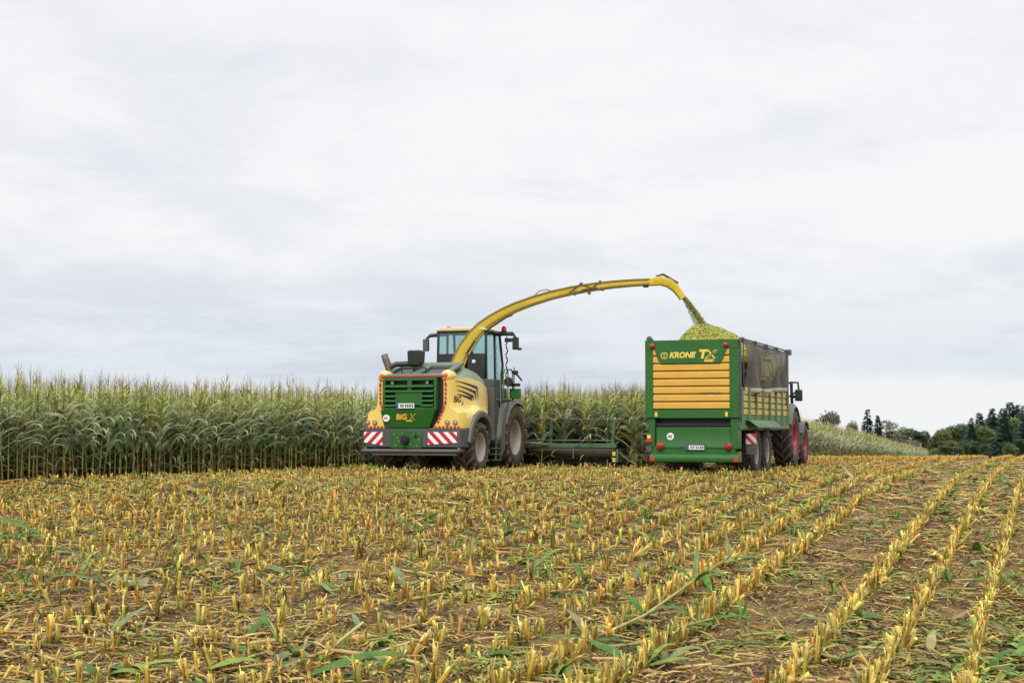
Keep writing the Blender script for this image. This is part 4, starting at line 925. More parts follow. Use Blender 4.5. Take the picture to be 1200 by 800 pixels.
for xa, xb in ((-1.20, -1.02), (1.02, 1.22)):
    b = MB(); b.box(xa, xb, .0, .5, .72, 1.56); T_(b, 'rear_post', 'green', bevel=.02)
b = MB(); b.box(-1.02, 1.02, .35, .45, 1.2, 1.56); b.box(-1.02, 1.02, .15, .25, 1.36, 1.42); T_(b, 'opening', 'black')
b = MB(); b.prism([(.03, 1.29), (.15, 1.31), (.12, .76), (.0, .70), (.0, .80), (.045, .90)], 'x', -1.0, 1.02); b.box(-1.1, 1.12, .0, .3, .60, .78)
LP = T_(b, 'rear_hatch', 'green', bevel=.015)
b = MB(); b.prism([(-.22, .37), (-.24, .40), (-.24, .52), (-.20, .58), (.12, .66), (.2, .66), (.2, .37)], 'x', -1.12, 1.28); BM = T_(b, 'rear_bumper', 'green', bevel=.02)
for x in (-1.10, 1.15):
    b = MB(); b.box(x - .005, x + .12, -.255, -.235, .395, .50); T_(b, 'reflector', 'redtape', BM, bevel=.004)
for x in (-.86, .98):
    b = MB(); b.lathe([(.0001, -.09), (.06, -.085), (.095, -.05), (.10, 0), (.1, .06)], (x, -.05, .79), 'y', 18); T_(b, 'tail_light', 'red')
b = MB(); b.lathe([(.0001, -.012), (.095, -.012), (.10, 0)], (-.61, .038, 1.05), 'y', 24, 0); b.text('40', .12, lambda u, v: (-.68 + u, .022, 1.008 + v), 1, 0, .003); T_(b, 'speed_sticker', ['white', 'dark'], LP)
b = MB(); b.box(-.20, .36, -.052, -.03, .69, .83, 0); b.box(-.15, .32, -.058, -.05, .705, .815, 1); b.box(-.15, -.09, -.062, -.05, .706, .814, 2)
for i, x in enumerate((-.04, .02, .1, .16, .22, .27)): b.box(x, x + .035, -.0605, -.05, .73, .79, 0)
T_(b, 'number_plate', ['dark', 'plate', 'blue'], LP)
b = MB(); b.prism([(-1.30, .58), (-1.08, .58), (-1.08, .92), (-1.30, .88)], 'y', .0, .12, 0); b.box(-1.27, -1.11, -.012, .0, .64, .78, 1)
T_(b, 'lamp_bracket', ['black', 'dark'], bevel=.01)
b = MB(); b.box(-1.26, -1.10, -.02, .06, .90, .985); T_(b, 'red_reflector', 'redtape'); b = MB(); b.box(-1.24, -1.14, -.01, .05, 1.0, 1.09); T_(b, 'yellow_reflector', 'gold')
# chassis, running gear
b = MB(); b.box(-.55, -.40, .3, 8.3, .72, 1.25); b.box(.40, .55, .3, 8.3, .72, 1.25); b.box(-1.05, 1.05, 2.35, 2.65, .45, .62); b.box(-1.05, 1.05, 4.1, 4.4, .45, .62); b.box(-1.22, 1.22, .2, 8.1, 1.2, 1.32); b.prism([(-.5, 8.1), (.5, 8.1), (.12, 9.3), (-.12, 9.3)], 'z', .55, .8); b.box(-.3, .3, 1.9, 4.9, .6, .9)
T_(b, 'chassis', 'black', bevel=.02)
for y in (2.55, 4.30):
    for s in (-1, 1): make_wheel(TR, (s * 1.0, y, .62), .67, .56, .34, s, 'tyre_clean', 'rim', 26, lugd=.025)
for s in (-1, 1):
    b = MB(); b.box(min(s * 1.22, s * 1.50), max(s * 1.22, s * 1.50), 1.12, 1.16, .56, .82); b.box(min(s * 1.2, s * 1.5), max(s * 1.2, s * 1.5), 1.16, 1.4, .70, .84); FL = T_(b, 'mud_flap', 'dark', bevel=.01)
    b = MB(); b.box(min(s * 1.22, s * 1.50), max(s * 1.22, s * 1.50), 1.10, 1.118, .84, 1.12); T_(b, 'warning_panel', 'stripesT', FL)
    b = MB(); b.loft([[(s * x, y, z + dz_) for x, z in ((1.22, 1.50), (1.36, 1.47), (1.60, 1.28))] for y, dz_ in ((.95, 0), (2.0, 0), (4.9, 0))], 0, False); T_(b, 'mudguard_sheet', 'greenwash', solid=.02)
# side walls, front wall
for s in (-1, 1):
    xs = 1.24 if s > 0 else -1.26
    b = MB()
    for k in range(4):
        z = 1.62 + .185 * k; b.prism([(xs - s * .03, z), (xs + s * .015, z + .02), (xs + s * .015, z + .15), (xs - s * .03, z + .18)], 'y', .3, 8.02)
    SW = T_(b, 'side_wall', 'creamslat', bevel=.006)
    b = MB(); b.box(min(xs - s * .03, xs + s * .012), max(xs - s * .03, xs + s * .012), .15, 8.05, 1.27, 1.62); b.box(min(xs, xs + s * .05), max(xs, xs + s * .05), .15, 8.1, 1.24, 1.34); T_(b, 'lower_side_rail', 'greenwash', SW, bevel=.006)
    for y in (.32, 1.35, 2.4, 3.5, 4.6, 5.7, 6.8, 7.9):
        b = MB(); b.box(min(xs, xs + s * .07), max(xs, xs + s * .07), y - .05, y + .05, 1.34, 2.36); T_(b, 'stake', 'greenwash', SW, bevel=.01)
    b = MB(); b.box(min(xs - s * .05, xs + s * .03), max(xs - s * .05, xs + s * .03), .12, 8.1, 3.56, 3.63); b.tube([(xs + s * .04, .3, 3.65), (xs + s * .05, 4, 3.66), (xs + s * .04, 8.15, 3.67)], .025, 6)
    for y in (.55, 2.4, 4.2, 6.0, 7.9): b.box(xs - .06, xs + .06, y - .05, y + .05, 3.60, 3.70)
    b.box(min(xs - s * .04, xs + s * .04), max(xs - s * .04, xs + s * .04), 8.0, 8.1, 1.3, 3.63); b.box(xs - .05, xs + .05, .12, .22, 1.5, 3.62); b.tube([(xs + s * .05, .5, 3.6), (xs + s * .05, .5, 2.4)], .022, 6); b.box(xs - .04 , xs + .12, 7.95, 8.25, 3.55, 3.72)
    b.tube([(xs + s * .05, 7.75, 3.6), (xs + s * .06, 7.7, 2.5), (xs + s * .05, 7.6, 2.0)], .03, 6)
    T_(b, 'net_frame', 'dark', SW, bevel=.01)
    def net_pt(u, v):
        """a slack net hung from the top rail, drawn up at the front"""
        y = .55 + u * (7.25 - .45 * math.sin(v * 1.6)); z = 3.58 - v * (1.22 - .06 * u + .05 * math.sin(u * 5)); f = math.sin(math.pi * min(1, v * 1.1))
        o = .05 + .10 * math.sin(u * 23 + v * 2.4) * (.35 + .65 * v) + .06 * math.sin(u * 47 - v * 3) * (.3 + .7 * v) + .035 * math.sin(u * 9 + v * 5) + .06 * f
        return (xs + s * o, y, z)
    b = MB(); b.grid(net_pt, 90, 16); NT = T_(b, 'side_net', 'net', SW, recalc=False)
    b = MB(); b.grid(lambda u, v: tuple(Vector(net_pt(u, 1.0)) + Vector((s * .008, 0, .035 - .13 * v))), 90, 2); T_(b, 'net_hem', 'nethem', NT, recalc=False, solid=.006)
    if s > 0:
        b = MB()
        def on_net(u, v): p = net_pt(.45 + u * 1.3, .64 - v * 1.35); return (p[0] + .012, p[1], p[2])
        nu = 16
        def patch(u0, u1, v0, v1): b.grid(lambda a, c: on_net(u0 + (u1 - u0) * a, v0 + (v1 - v0) * c), 8, 6)
        patch(-.13, .13, -.10, -.04); patch(-.12, -.07, -.03, .26); patch(.07, .12, -.03, .26); patch(-.02, .02, -.03, .22); patch(-.065, -.03, .02, .20); patch(.03, .065, .02, .20); patch(-.13, .13, .27, .31)
        T_(b, 'net_print', 'netlogo', NT, recalc=False)
b = MB(); b.box(-1.24, 1.22, 8.02, 8.08, 1.3, 3.1); b.box(-1.24, 1.22, 8.0, 8.1, 3.1, 3.2); b.box(-1.24, 1.22, 8.0, 8.1, 3.58, 3.66)
for k in range(12): b.box(-1.15 + .2 * k, -1.12 + .2 * k, 8.03, 8.06, 3.2, 3.58)
T_(b, 'front_wall', 'greenwash')
b = MB(); b.box(-1.25, -1.10, .0, .12, 3.62, 3.70); b.box(-1.23, -1.13, .02, .1, 3.69, 3.74); T_(b, 'latch', 'dark', TG, bevel=.01)
b = MB(); b.box(-1.2, 1.2, .15, 8.0, 1.33, 1.36); T_(b, 'load_floor', 'black')

# chopped maize in the trailer: a heap of small shreds
ct, st2 = math.cos(TA), math.sin(TA)
def tr_w(x, y, z): return np.stack([4.80 + x * ct + y * st2, 39.8 - x * st2 + y * ct, .95 + z], -1)
def heap(x, y):
    x = np.asarray(x, float); y = np.asarray(y, float)
    r2 = ((x + .80) / np.where(x > -.8, 1.35, .85)) ** 2 + ((y - 4.6) / 2.4) ** 2
    z = 3.30 + .95 * np.exp(-r2 * 1.0) + .20 * np.exp(-((x - .2) / .9) ** 2 - ((y - 3.6) / 3.2) ** 2)
    z -= .30 * np.clip((np.abs(x) - .75) / .45, 0, 1) ** 2 + .35 * np.clip((y - 6.3) / 1.6, 0, 1)
    return z + (hash_noise(x, y, 5, 31) - .5) * .06 + (hash_noise(x, y, 14, 32) - .5) * .04
hx_, hy_ = np.meshgrid(np.linspace(-1.2, 1.18, 60), np.linspace(.14, 7.98, 150), indexing='ij')
hv = tr_w(hx_, hy_, heap(hx_, hy_)).reshape(-1, 3); i_, j_ = np.meshgrid(np.arange(59), np.arange(149), indexing='ij'); a = (i_ * 150 + j_).ravel()
hq = np.stack([a, a + 1, a + 151, a + 150], 1); hc_ = np.repeat(np.array([[.40, .41, .08]]), len(hv), 0)
def shreds(n, seed):
    out = []
    for k in range(n):
        r = random.Random(seed + k); nb = NB(); L, w = r.uniform(.010, .028), r.uniform(.005, .013)
        c = np.array(r.choice([(.42, .44, .08), (.47, .47, .10), (.38, .41, .07), (.52, .50, .14), (.32, .36, .06), (.56, .53, .18)])) * r.uniform(.8, 1.2)
        nb.strip([[(-L, -w, 0), (-L, w, 0)], [(0, -w, .01), (0, w, .01)], [(L, -w * .7, -.005), (L, w * .7, .005)]], [c] * 3); out.append(nb.arr())
    return out
SH = shreds(16, 900); n = 34000
sx, sy = rng.uniform(-1.15, 1.13, n), rng.uniform(.2, 7.9, n)
v, q, c = replicate(SH, rng.integers(0, 16, n), tr_w(sx, sy, heap(sx, sy) + .01), rng.uniform(0, 6.28, n), rng.uniform(.9, 1.6, n), np.abs(rng.normal(0, .6, n)), rng.uniform(0, 6.28, n))
tag(link('chopped_maize', np_mesh('chopped_maize', np.concatenate([hv, v]), np.concatenate([hq, q + len(hv)]), np.concatenate([hc_, c]), ['silage'])), 'yellow green heap of chopped maize piled above the rim of the green trailer', 'chopped maize', kind='stuff')
# the stream leaving the spout flap
p0 = np.array((5.19, 45.27, 6.23)); p1 = tr_w(np.array(-.75), np.array(5.0), heap(-.75, 5.0)); n = 60000
print('stream', p0, p1)
t = rng.random(n) ** .9; core = rng.random(n) < .93
rad = np.where(core, (.035 + .055 * t), .07 + .16 * t); an = rng.uniform(0, 6.28, n); rr_ = rad * np.sqrt(rng.random(n))
sp2 = p0 + (p1 - p0) * t[:, None]; sp2[:, 2] += .10 * 4 * t * (1 - t) * .5; sp2[:, 0] += np.cos(an) * rr_ - np.where(core, 0, .06 * t); sp2[:, 1] += np.sin(an) * rr_ * 1.5
v, q, c = replicate(SH, rng.integers(0, 16, n), sp2, rng.uniform(0, 6.28, n), rng.uniform(.4, .8, n), rng.uniform(0, 3, n), rng.uniform(0, 6.28, n), np.full((n, 3), .62))
core_ = NB(); tq = np.linspace(0, 1, 22); core_.tube([p0 + (p1 - p0) * t_ + np.array((rng.normal(0, .006), 0, .2 * t_ * (1 - t_))) for t_ in tq], [.032 + .06 * t_ + rng.uniform(-.006, .008) for t_ in tq], [np.array((.19, .20, .035))] * 22, 9)
ca, cq, cc = core_.arr(); q = np.concatenate([cq, q + len(ca)]); v = np.concatenate([ca, v]); c = np.concatenate([cc, c])
tag(link('chopped_maize_stream', np_mesh('chopped_maize_stream', v, q, c, ['silage'])), 'thin stream of chopped maize falling from the raised spout onto the heap', 'chopped maize', kind='stuff')

# ------------------------------------------------------------------ tractor in front of the trailer
TT = empty('tractor', tuple(tr_w(np.array(0.), np.array(9.4), np.array(0.))), -TA)
tag(TT, 'dark green tractor with red wheel rims, pulling the silage trailer', 'tractor')
def K_(b, name, m, parent=None, **k): return b.build(name, m, parent or TT, **k)
b = MB(); b.box(-.32, .32, -.5, 3.2, .62, 1.2); b.box(-.95, .95, -.14, .14, .78, 1.0); b.box(-.9, .9, 2.5, 2.75, .55, .75); b.box(-.45, .45, -.9, -.3, .5, 1.1); K_(b, 'chassis', 'black', bevel=.03)
b = MB(); b.loft([[(s_ * w, y, z) for s_, w, z in ((1, .42, 1.1), (1, .48, 1.5), (1, .40, h), (1, .2, h + .08), (-1, .2, h + .08), (-1, .40, h), (-1, .48, 1.5), (-1, .42, 1.1))] for y, h in ((.85, 1.95), (2.0, 1.88), (3.1, 1.72), (3.45, 1.5))]); K_(b, 'bonnet', 'fendt', bevel=.02)
b = MB()
for x in (-.80, .80):
    for y, t in ((-.62, -.5), (.25, .2), (1.0, .85)): b.tube([(x, y, 1.4), (x * 1.02, (y + t) / 2, 2.2), (x * .9, t, 2.75)], .05, 6)
b.box(-.8, .8, -.6, 1.0, 1.1, 1.55); b.box(-.74, .74, -.52, .87, 2.72, 2.80); CB = K_(b, 'cab_frame', 'black', bevel=.01)
b = MB(); b.prism([(-.85, 2.78), (.85, 2.78), (.82, 2.86), (.6, 2.92), (-.6, 2.92), (-.82, 2.86)], 'y', -.7, 1.05); K_(b, 'cab_roof', 'dark', bevel=.03)
for nm, pts_ in (('side_window', [(.8, -.5, 1.6), (.8, .9, 1.6), (.73, .75, 2.70), (.73, -.42, 2.70)]), ('side_window', [(-.8, -.5, 1.6), (-.8, .9, 1.6), (-.73, .75, 2.70), (-.73, -.42, 2.70)]), ('rear_window', [(-.74, -.58, 1.6), (.74, -.58, 1.6), (.68, -.5, 2.70), (-.68, -.5, 2.70)]), ('windscreen', [(-.74, .97, 1.6), (.74, .97, 1.6), (.68, .84, 2.70), (-.68, .84, 2.70)])):
    b = MB(); b.add(pts_, [(0, 1, 2, 3)]); K_(b, nm, 'glass', CB, recalc=False)
b = MB(); b.box(-.25, .25, -.1, .35, 1.55, 1.75); b.box(-.24, .24, -.2, -.08, 1.7, 2.35); K_(b, 'driver_seat', 'black', CB, bevel=.03)
for s in (-1, 1):
    make_wheel(TT, (s * .98, 0, .93), .95, .62, .52, s, 'tyre_clean', 'rim_red', 18, lugd=.075)
    make_wheel(TT, (s * .95, 2.65, .69), .71, .54, .38, s, 'tyre_clean', 'rim_red', 18, lugd=.05)
    b = MB(); rings = []
    for k in range(13):
        t = R(30 + 125 * k / 12); c, n_ = math.cos(t), math.sin(t)
        rings.append([(s * x, r * c, .93 + r * n_) for x, r in ((.62, 1.12), (.62, 1.06), (1.20, 1.04), (1.30, .99), (1.32, 1.01), (1.22, 1.12))])
    b.loft(rings); FD = K_(b, 'mudguard', 'grey', bevel=.01)
    b = MB(); b.box(min(s * .72, s * 1.20), max(s * .72, s * 1.20), -.88, -.80, 1.52, 1.72); K_(b, 'mudguard_plate', 'fendt', FD, bevel=.02)
    b = MB(); b.box(min(s * .85, s * 1.16), max(s * .85, s * 1.16), -.93, -.89, 1.42, 1.49); K_(b, 'tail_light', 'red', FD, bevel=.01)
    b = MB(); b.tube([(s * .78, .9, 2.70), (s * 1.0, 1.0, 2.76), (s * 1.22, 1.0, 2.75), (s * 1.24, 1.0, 2.5)], .035, 6); b.tube([(s * .9, 1.0, 1.5), (s * 1.02, 1.0, 1.9), (s * 1.0, 1.0, 2.72)], .055, 6); b.tube([(s * 1.0, 1.0, 2.25), (s * 1.12, .98, 2.3)], .05, 6); b.tube([(s * .8, .95, 2.2), (s * 1.24, 1.0, 2.5)], .03, 6)
    AR = K_(b, 'mirror_arm', 'black'); b = MB(); b.box(s * 1.24 - .12, s * 1.24 + .12, .95, 1.05, 2.14, 2.52); K_(b, 'mirror', 'black', AR, bevel=.03)
    b = MB(); b.tube([(s * .9, 1.0, 1.5), (s * 1.1, 1.0, 1.95)], .04, 6); b.box(s * 1.02 - .1, s * 1.02 + .1, .9, 1.0, 1.9, 2.02); b.box(s * 1.1 - .08, s * 1.1 + .08, .88, .98, 1.72, 1.84); K_(b, 'lamp_bracket', 'black')
    b = MB(); rings = []
    for k in range(9):
        t = R(40 + 110 * k / 8); c, n_ = math.cos(t), math.sin(t); rings.append([(s * x, 2.65 + r * c, .69 + r * n_) for x, r in ((.66, .80), (.66, .77), (1.24, .77), (1.24, .80))])
    b.loft(rings); K_(b, 'front_mudguard', 'dark')

# ------------------------------------------------------------------ trees beyond the field
def crown_leaves(r, lobes, n, size, cols):
    nb = NB()
    for k in range(n):
        cx, cy, cz, rx, rz_ = r.choices(lobes, [l[3] ** 2 for l in lobes])[0]
        u = r.uniform(-1, 1); t = r.uniform(0, 6.28); q = (r.uniform(.35, 1) ** .5) * (1 + .22 * r.gauss(0, 1) * (r.random() < .35)); s_ = math.sqrt(1 - u * u)
        p = np.array((cx + rx * q * s_ * math.cos(t), cy + rx * q * s_ * math.sin(t), cz + rz_ * q * u))
        a = np.array((r.gauss(0, 1), r.gauss(0, 1), r.gauss(0, 1))); a /= np.linalg.norm(a); b_ = np.cross(a, (0.2, .5, 1)); b_ /= np.linalg.norm(b_) + 1e-6
        L = size * r.uniform(.6, 1.5); w = L * r.uniform(.4, .8); c = np.array(r.choice(cols)) * r.uniform(.7, 1.3)
        nb.strip([[p - a * L - b_ * w * .6, p - a * L + b_ * w * .4], [p - b_ * w, p + b_ * w], [p + a * L - b_ * w * .3, p + a * L + b_ * w * .5]], [c] * 3)
    return nb
def trunk(nb, r, h, rad, limbs):
    bc = np.array((.10, .08, .06))
    nb.tube([(0, 0, -1.5), (.1, 0, h * .3), (-.1, .1, h * .6), (0, 0, h * .9)], [rad * 1.3, rad, rad * .7, rad * .2], [bc] * 4, 7)
    for lx, ly, lz in limbs: nb.tube([(0, 0, h * .3), (lx * .5, ly * .5, (h * .3 + lz) * .55), (lx, ly, lz)], [rad * .5, rad * .35, rad * .1], [bc] * 3, 5)
def broadleaf(seed, cols, n=4200, open_=0):
    r = random.Random(seed); H = r.uniform(10, 13); lobes = []
    for k in range(r.randint(9, 13)):
        t = r.uniform(0, 6.28); d = r.uniform(0, 3.0); z = r.uniform(.25, .88) * H; d *= 1.1 - abs(z / H - .5) * 1.1; lobes.append((d * math.cos(t), d * math.sin(t), z, r.uniform(1.2, 2.1), r.uniform(1.0, 1.7)))
    tn = NB(); trunk(tn, r, H * .8, .28, [(l[0] * .9, l[1] * .9, l[2]) for l in lobes[:7]])
    return tn, crown_leaves(r, lobes, n, .20, cols)
def conifer(seed, cols):
    r = random.Random(seed); H = r.uniform(15, 18); tn = NB(); trunk(tn, r, H * 1.08, .25, []); nb = NB(); z = 1.2
    while z < H:
        t = z / H; Rr = (1 - t) ** 1.05 * 3.5 * r.uniform(.9, 1.1) + .06
        for k in range(9 if t < .8 else 7):
            if r.random() < .12: continue
            a = r.uniform(0, 6.28); d = np.array((math.cos(a), math.sin(a), 0)); L = Rr * r.uniform(.55, 1.25); c0 = np.array(r.choice(cols)); sd = np.array((-d[1], d[0], 0))
            for j in range(4 + int(L * 4)):
                u = r.uniform(.15, 1); p = d * L * u + np.array((0, 0, z - .35 * L * u * u)) + sd * r.gauss(0, .22) * (1.1 - u) * L * .6; w = .24 * (1.25 - u); l2 = r.uniform(.35, .7); c = c0 * r.uniform(.65, 1.3)
                dr = d * .8 + sd * r.uniform(-.7, .7) + np.array((0, 0, r.uniform(-.5, .1)))
                nb.strip([[p - sd * w * .5, p + sd * w * .5 - np.array((0, 0, .1))], [p + dr * l2 * .5 - sd * w, p + dr * l2 * .5 + sd * w - np.array((0, 0, .15))], [p + dr * l2, p + dr * l2 + sd * .05 - np.array((0, 0, .12))]], [c] * 3)
        z += r.uniform(.24, .36)
    return tn, nb
DG = [(0.0804, 0.134, 0.0604), (0.1127, 0.1755, 0.0713), (0.1474, 0.2072, 0.0823), (0.0644, 0.1097, 0.0604)]  # crown palettes lightened: distance haze is put into the leaf colours
OL = [(0.1408, 0.1636, 0.0527), (0.1657, 0.1926, 0.0659), (0.1077, 0.1443, 0.0527), (0.1989, 0.183, 0.0659)]
GY_ = [(0.2188, 0.2223, 0.1447), (0.1802, 0.1989, 0.1316), (0.2574, 0.2457, 0.1711)]
BR = [(0.1193, 0.1842, 0.0634), (0.1669, 0.2384, 0.078), (0.2026, 0.2709, 0.0927)]
CF = [(0.0446, 0.0862, 0.0627), (0.0613, 0.1065, 0.0742), (0.0837, 0.1268, 0.0855)]
def tree_mesh(p):
    tn, nb = p; a, b_, c = tn.arr(); d, e, f = nb.arr(); hh = np.quantile(d[:, 2], .996); a = a / hh; d = d / hh; a[:, 2] = np.minimum(a[:, 2], .98); return np_mesh('trunk', a, b_, c, ['stalk']), np_mesh('crown', d, e, f, ['foliage'])
KIND = {'dark': [tree_mesh(broadleaf(50 + i, DG)) for i in range(3)], 'olive': [tree_mesh(broadleaf(60 + i, OL)) for i in range(2)], 'bright': [tree_mesh(broadleaf(70 + i, BR)) for i in range(2)], 'grey': [tree_mesh(broadleaf(80 + i, GY_, 3000)) for i in range(2)], 'conifer': [tree_mesh(conifer(90 + i, CF)) for i in range(3)]}
def tree(name, kind, px, d, h, label, group=None, wide=1.0, vi=None):
    """px: bearing given as its tangent; d: metres away; h: height"""
    tm, cm = KIND[kind][random.randrange(len(KIND[kind])) if vi is None else vi]
    x = px * d; o = empty(name, (x, d, float(gz(x, d)) - .3), random.uniform(0, 6.28)); s_ = h + .3; o.scale = (s_ * wide, s_ * wide, s_)
    tag(o, label, 'tree', group); link('trunk', tm, o); link('crown', cm, o); return o
def bt(px): return (px - 600) / 1750
def top_h(py, d, x): return HC + (498 - py) / 1750 * d - float(gz(x, d))
def place(name, kind, px, py, d, label, group=None, wide=1.0): return tree(name, kind, bt(px), d, top_h(py, d, bt(px) * d), label, group, wide)
place('broadleaf_tree', 'grey', 972, 483, 330, 'rounded grey green tree rising behind the standing maize next to the tractor', None, 1.25)
place('broadleaf_tree', 'grey', 999, 494, 340, 'small low tree just showing over the maize between the rounded tree and the conifers', None, .8)
place('conifer_tree', 'conifer', 1016, 480, 340, 'taller of the two dark conifers rising behind the maize', None, 1.35)
place('conifer_tree', 'conifer', 1028, 487, 345, 'shorter of the two dark conifers rising behind the maize', None, 1.25)
G2 = 'trees sloping down into the dip behind the maize'
for px, py, k in ((1040, 493, 'grey'), (1051, 495, 'grey'), (1062, 502, 'dark'), (1073, 505, 'dark'), (1082, 510, 'dark'), (1045, 505, 'dark'), (1092, 512, 'dark')): place('broadleaf_tree', k, px, py, 360 + (px % 7) * 4, 'grey green broadleaf tree in the line sloping down behind the maize', G2, 1.15)
G3 = 'broadleaf trees of the wood at the edge of the field'
for px, py, k, d in ((1098, 506, 'olive', 350), (1107, 503, 'olive', 345), (1117, 500, 'olive', 350), (1126, 500, 'dark', 350), (1136, 497, 'dark', 345), (1146, 499, 'bright', 335), (1153, 500, 'bright', 330), (1160, 490, 'dark', 345), (1170, 493, 'dark', 340), (1180, 487, 'bright', 345), (1190, 490, 'bright', 340), (1200, 486, 'bright', 345), (1212, 488, 'dark', 345), (1224, 490, 'dark', 345), (1238, 492, 'bright', 345)):
    lab = {'olive': 'olive brown broadleaf tree at the left end of the wood', 'dark': 'dark green broadleaf tree in the front of the wood', 'bright': 'fresh green broadleaf tree standing in the wood below the conifers'}[k]
    place('broadleaf_tree', k, px, py, d, lab, G3 + ', ' + k, 1.2)
for px, py, d in ((1120, 523, 312), (1104, 522, 316), (1184, 520, 312), (1112, 518, 320), (1128, 520, 318), (1140, 516, 320), (1152, 520, 316), (1166, 512, 320), (1176, 519, 316), (1192, 514, 320), (1204, 517, 318), (1222, 515, 318)): place('broadleaf_tree', 'dark', px, py, d, 'low dark bushy tree at the foot of the wood behind the stubble crest', 'low bushy trees at the foot of the wood', 1.5)
place('broadleaf_tree', 'olive', 1181, 518, 305, 'small rounded olive tree standing before the dark wood at the right', None, 1.1)
for px, py, d, lab in ((1137, 490, 370, 'shortest dark conifer at the left end of the conifer group above the wood'), (1147, 484, 375, 'slim conifer second from the left above the wood'), (1162, 479, 375, 'broad conifer third from the left above the wood'), (1175, 479, 360, 'conifer with full dark crown in the middle of the wood'), (1183, 472, 385, 'tallest conifer on the skyline of the wood'), (1191, 475, 385, 'conifer just right of the tallest one on the skyline'), (1200, 476, 375, 'dark conifer cut by the right edge of the photo'), (1212, 478, 380, 'conifer beyond the right edge of the wood')):
    place('conifer_tree', 'conifer', px, py, d - 42, lab, None, 1.55)

# ------------------------------------------------------------------ broken stalks and big leaves lying in the foreground
def gp(x, y, h=0.0): return np.array((x, y, float(ground(x, y)) + h))
def thing_nb(name, nb, label, cat, group=None, m='freshleaf'):
    v, q, c = nb.arr(); o = link(name, np_mesh(name, v - v[0], q, c, [m]), None, tuple(v[0])); tag(o, label, cat, group); return o
def curved_leaf(nb, p, az, L, w, el, droop, col, seed, tip=None):
    t = NB(); maize_leaf(t, 0, az, L, w, el, droop, np.array(col), np.array(tip if tip is not None else col), random.Random(seed), 8); o = len(nb.v); nb.v += [tuple(np.array(v) + p) for v in t.v]; nb.c += t.c; nb.q += [tuple(i + o for i in q) for q in t.q]
LG = (.06, .165, .010); LY = (.18, .26, .022); LB = (.16, .23, .075)
# leaning stalk with long green leaves at the left
nb = NB(); pth = [gp(-4.2, 17.0, .02), gp(-4.75, 17.5, .32), gp(-5.3, 18.2, .58), gp(-5.9, 18.8, .72)]
nb.tube(pth, [.012, .012, .010, .007], [(.16, .10, .04), (.15, .12, .04), (.16, .17, .05), (.14, .19, .05)], 6)
for p, az, L, w, el, dr, c in ((pth[3], 3.0, 1.1, .17, .45, 1.3, LG), (pth[3], 3.3, 1.0, .14, .0, .9, LG), (pth[2], 2.7, .7, .09, .1, 1.8, LY), (pth[1], 3.4, .85, .11, .4, 1.9, LG), (pth[1], .2, .6, .06, .3, 1.7, LB), (pth[2], -.3, .5, .05, .1, 1.8, LG)): curved_leaf(nb, p, az, L, w, el, dr, c, 11)
thing_nb('bent_maize_stalk', nb, 'knocked over maize stalk with long drooping green leaves at the left edge', 'maize stalk')
# thick broken stalk pointing up to the right in the middle of the stubble
nb = NB(); pth = [gp(.75, 15.3, .03), gp(1.4, 15.9, .22), gp(2.0, 16.5, .45), gp(2.45, 17.0, .66), gp(2.6, 17.2, .86)]
nb.tube(pth, [.017, .016, .014, .010, .005], [(.42, .34, .13), (.44, .40, .16), (.30, .33, .10), (.20, .28, .10), (.16, .24, .10)], 7)
for p, az, L, w, el, dr, c in ((pth[1], 2.2, .6, .10, .9, 2.6, LG), (pth[1], -.6, .65, .11, .6, 2.2, LG), (pth[2], -1.0, .6, .10, .7, 2.3, LG), (pth[2], 2.6, .6, .09, .8, 2.4, LG), (pth[2], 1.2, .45, .06, 1.3, .8, LB), (pth[2], -.2, .55, .09, .5, 2.0, LG), (pth[3], -.1, .6, .09, .1, .6, LG), (pth[1], 3.6, .5, .05, .2, 2.2, LB), (pth[3], 1.6, .4, .04, 1.2, .6, LB)): curved_leaf(nb, p, az, L, w, el, dr, c, 12)
thing_nb('broken_maize_stalk', nb, 'broken pale green maize stalk with leaves slanting up to the right over the stubble', 'maize stalk')
nb = NB(); pth = [gp(.85, 15.0, .02), gp(1.25, 15.2, .08), gp(1.75, 15.5, .14), gp(2.1, 15.7, .22)]
nb.tube(pth, [.018, .017, .016, .012], [(.30, .34, .10), (.34, .36, .12), (.26, .32, .09), (.24, .30, .09)], 7); curved_leaf(nb, pth[3], 0, .5, .08, .3, 1.6, LG, 13)
thing_nb('broken_maize_stalk', nb, 'shorter green stalk lying flat beneath the slanting broken stalk', 'maize stalk')
# straw coloured stalks at the bottom left of centre
nb = NB(); pth = [gp(-2.15, 13.9, .02), gp(-1.75, 14.4, .08), gp(-1.35, 14.2, .10), gp(-.85, 13.9, .05)]
nb.tube(pth, [.016, .022, .022, .017], [(.42, .26, .09), (.48, .33, .13), (.46, .32, .13), (.55, .44, .22)], 7); nb.tube([pth[1], gp(-1.45, 14.7, .3)], [.02, .014], [(.5, .42, .16), (.58, .52, .22)], 6); nb.tube([pth[2], gp(-.95, 14.4, .14)], [.014, .01], [(.58, .46, .28), (.6, .5, .3)], 5)
thing_nb('dry_maize_stalk', nb, 'forked straw coloured maize stalk lying on bare soil at the bottom of the photo', 'maize stalk')
nb = NB(); curved_leaf(nb, gp(-1.85, 13.45, .06), .25, 1.0, .19, .45, 1.1, LG, 14); thing_nb('fallen_leaf', nb, 'broad dark green maize leaf under the forked straw stalk', 'leaf')
nb = NB(); curved_leaf(nb, gp(-2.2, 13.5, .05), .5, .6, .08, .6, 1.6, LG, 15); thing_nb('fallen_leaf', nb, 'narrow green maize leaf just left of the broad one under the straw stalk', 'leaf')
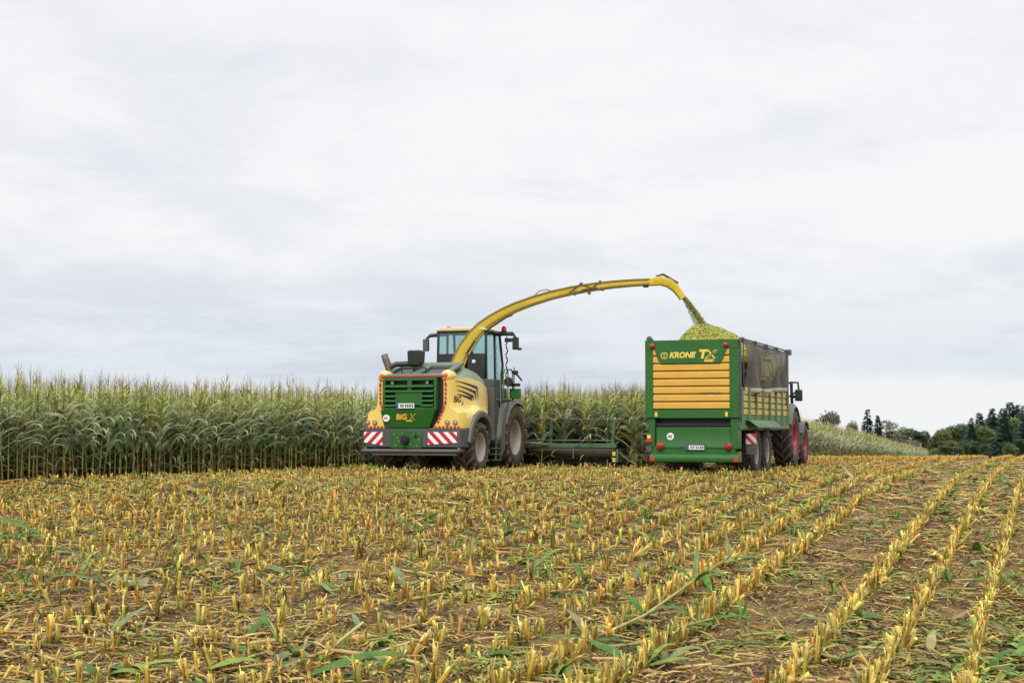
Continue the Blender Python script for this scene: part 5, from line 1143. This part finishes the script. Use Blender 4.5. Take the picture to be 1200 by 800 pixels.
nb = NB(); curved_leaf(nb, gp(.72, 14.0, .30), -.9, .7, .15, -.1, .9, LG, 16); curved_leaf(nb, gp(.72, 14.0, .30), 3.0, .6, .08, .2, 1.2, LG, 17); nb.tube([gp(.74, 14.0, 0), gp(.72, 14.0, .30)], [.014, .010], [(.2, .2, .06)] * 2, 6)
thing_nb('bent_maize_stalk', nb, 'short stump with two bright green leaves folded over it at the bottom centre', 'maize stalk')
for i, (x, y, az, L, w, lab) in enumerate(((5.3, 20.0, .1, .6, .11, 'dark green leaf lying between the rows at the right, nearer the bare track'), (5.95, 19.6, .0, .8, .12, 'long dark green leaf lying across the gap between the two rightmost rows'), (4.75, 17.6, -.5, .6, .08, 'yellow green leaf hanging from the row beside the bare track'), (3.45, 14.9, .2, .6, .07, 'pale straw green leaf lying flat between the right rows near the bottom edge'), (3.0, 14.2, .1, .7, .10, 'green leaf lying at the bottom edge between the right rows'), (3.35, 20.4, .3, .5, .09, 'glossy green leaf beside the top of the slanting broken stalk'))):
    nb = NB(); curved_leaf(nb, gp(x, y, .06), az, L, w, .35, 1.1, LG if i not in (2, 3) else (.25, .26, .09), 20 + i); thing_nb('fallen_leaf', nb, lab, 'leaf')
nb = NB(); pth = [gp(-10.1, 31.8, .05), gp(-9.9, 32.1, .25), gp(-9.55, 32.3, .22), gp(-9.2, 32.4, .1)]; nb.tube(pth, [.012, .02, .018, .01], [(.05, .04, .03)] * 4, 6); nb.tube([pth[1], gp(-10.5, 32.2, .4)], [.016, .008], [(.06, .05, .03)] * 2, 5)
thing_nb('dead_branch', nb, 'dark dead stalk lying on the stubble close to the maize at the left', 'stalk')
nb = NB(); nb.tube([gp(7.75, 34.0, 0), gp(7.7, 34.0, .25), gp(7.45, 34.05, .55)], [.045, .035, .012], [(.55, .48, .30), (.6, .52, .34), (.42, .38, .22)], 6); thing_nb('dry_maize_stalk', nb, 'single pale dry stalk sticking up behind the tractor on the right', 'maize stalk')
# big leaves strewn over the field
for k in range(240):
    while True:
        y = 13.5 + 26 * random.random() ** 1.3; x = random.uniform(-.345, .345) * y
        if (x + 16.6) * dA[1] - (y - 26.6) * dA[0] > 1 and abs(row_s(x, y) - TRACK) > .5 and hash_noise(x, y, .35, 20) > .3: break
    nb = NB(); c = np.array(random.choice((LG, LG, LY, LB, (.30, .24, .10)))) * random.uniform(.7, 1.2)
    for q in range(random.choice((1, 1, 2, 3))): curved_leaf(nb, gp(x, y, .03), random.uniform(0, 6.28), random.uniform(.3, .75), random.uniform(.06, .13), random.uniform(.1, .7), random.uniform(.8, 2.2), c * random.uniform(.8, 1.2), 50 + k)
    v, q, cc = nb.arr(); o = link('fallen_leaf', np_mesh('fallen_leaf', v - v[0], q, cc, ['freshleaf']), None, tuple(v[0]))
    tag(o, 'loose maize leaf dropped among the stubble by the harvester', 'leaf', 'loose leaves strewn over the stubble')
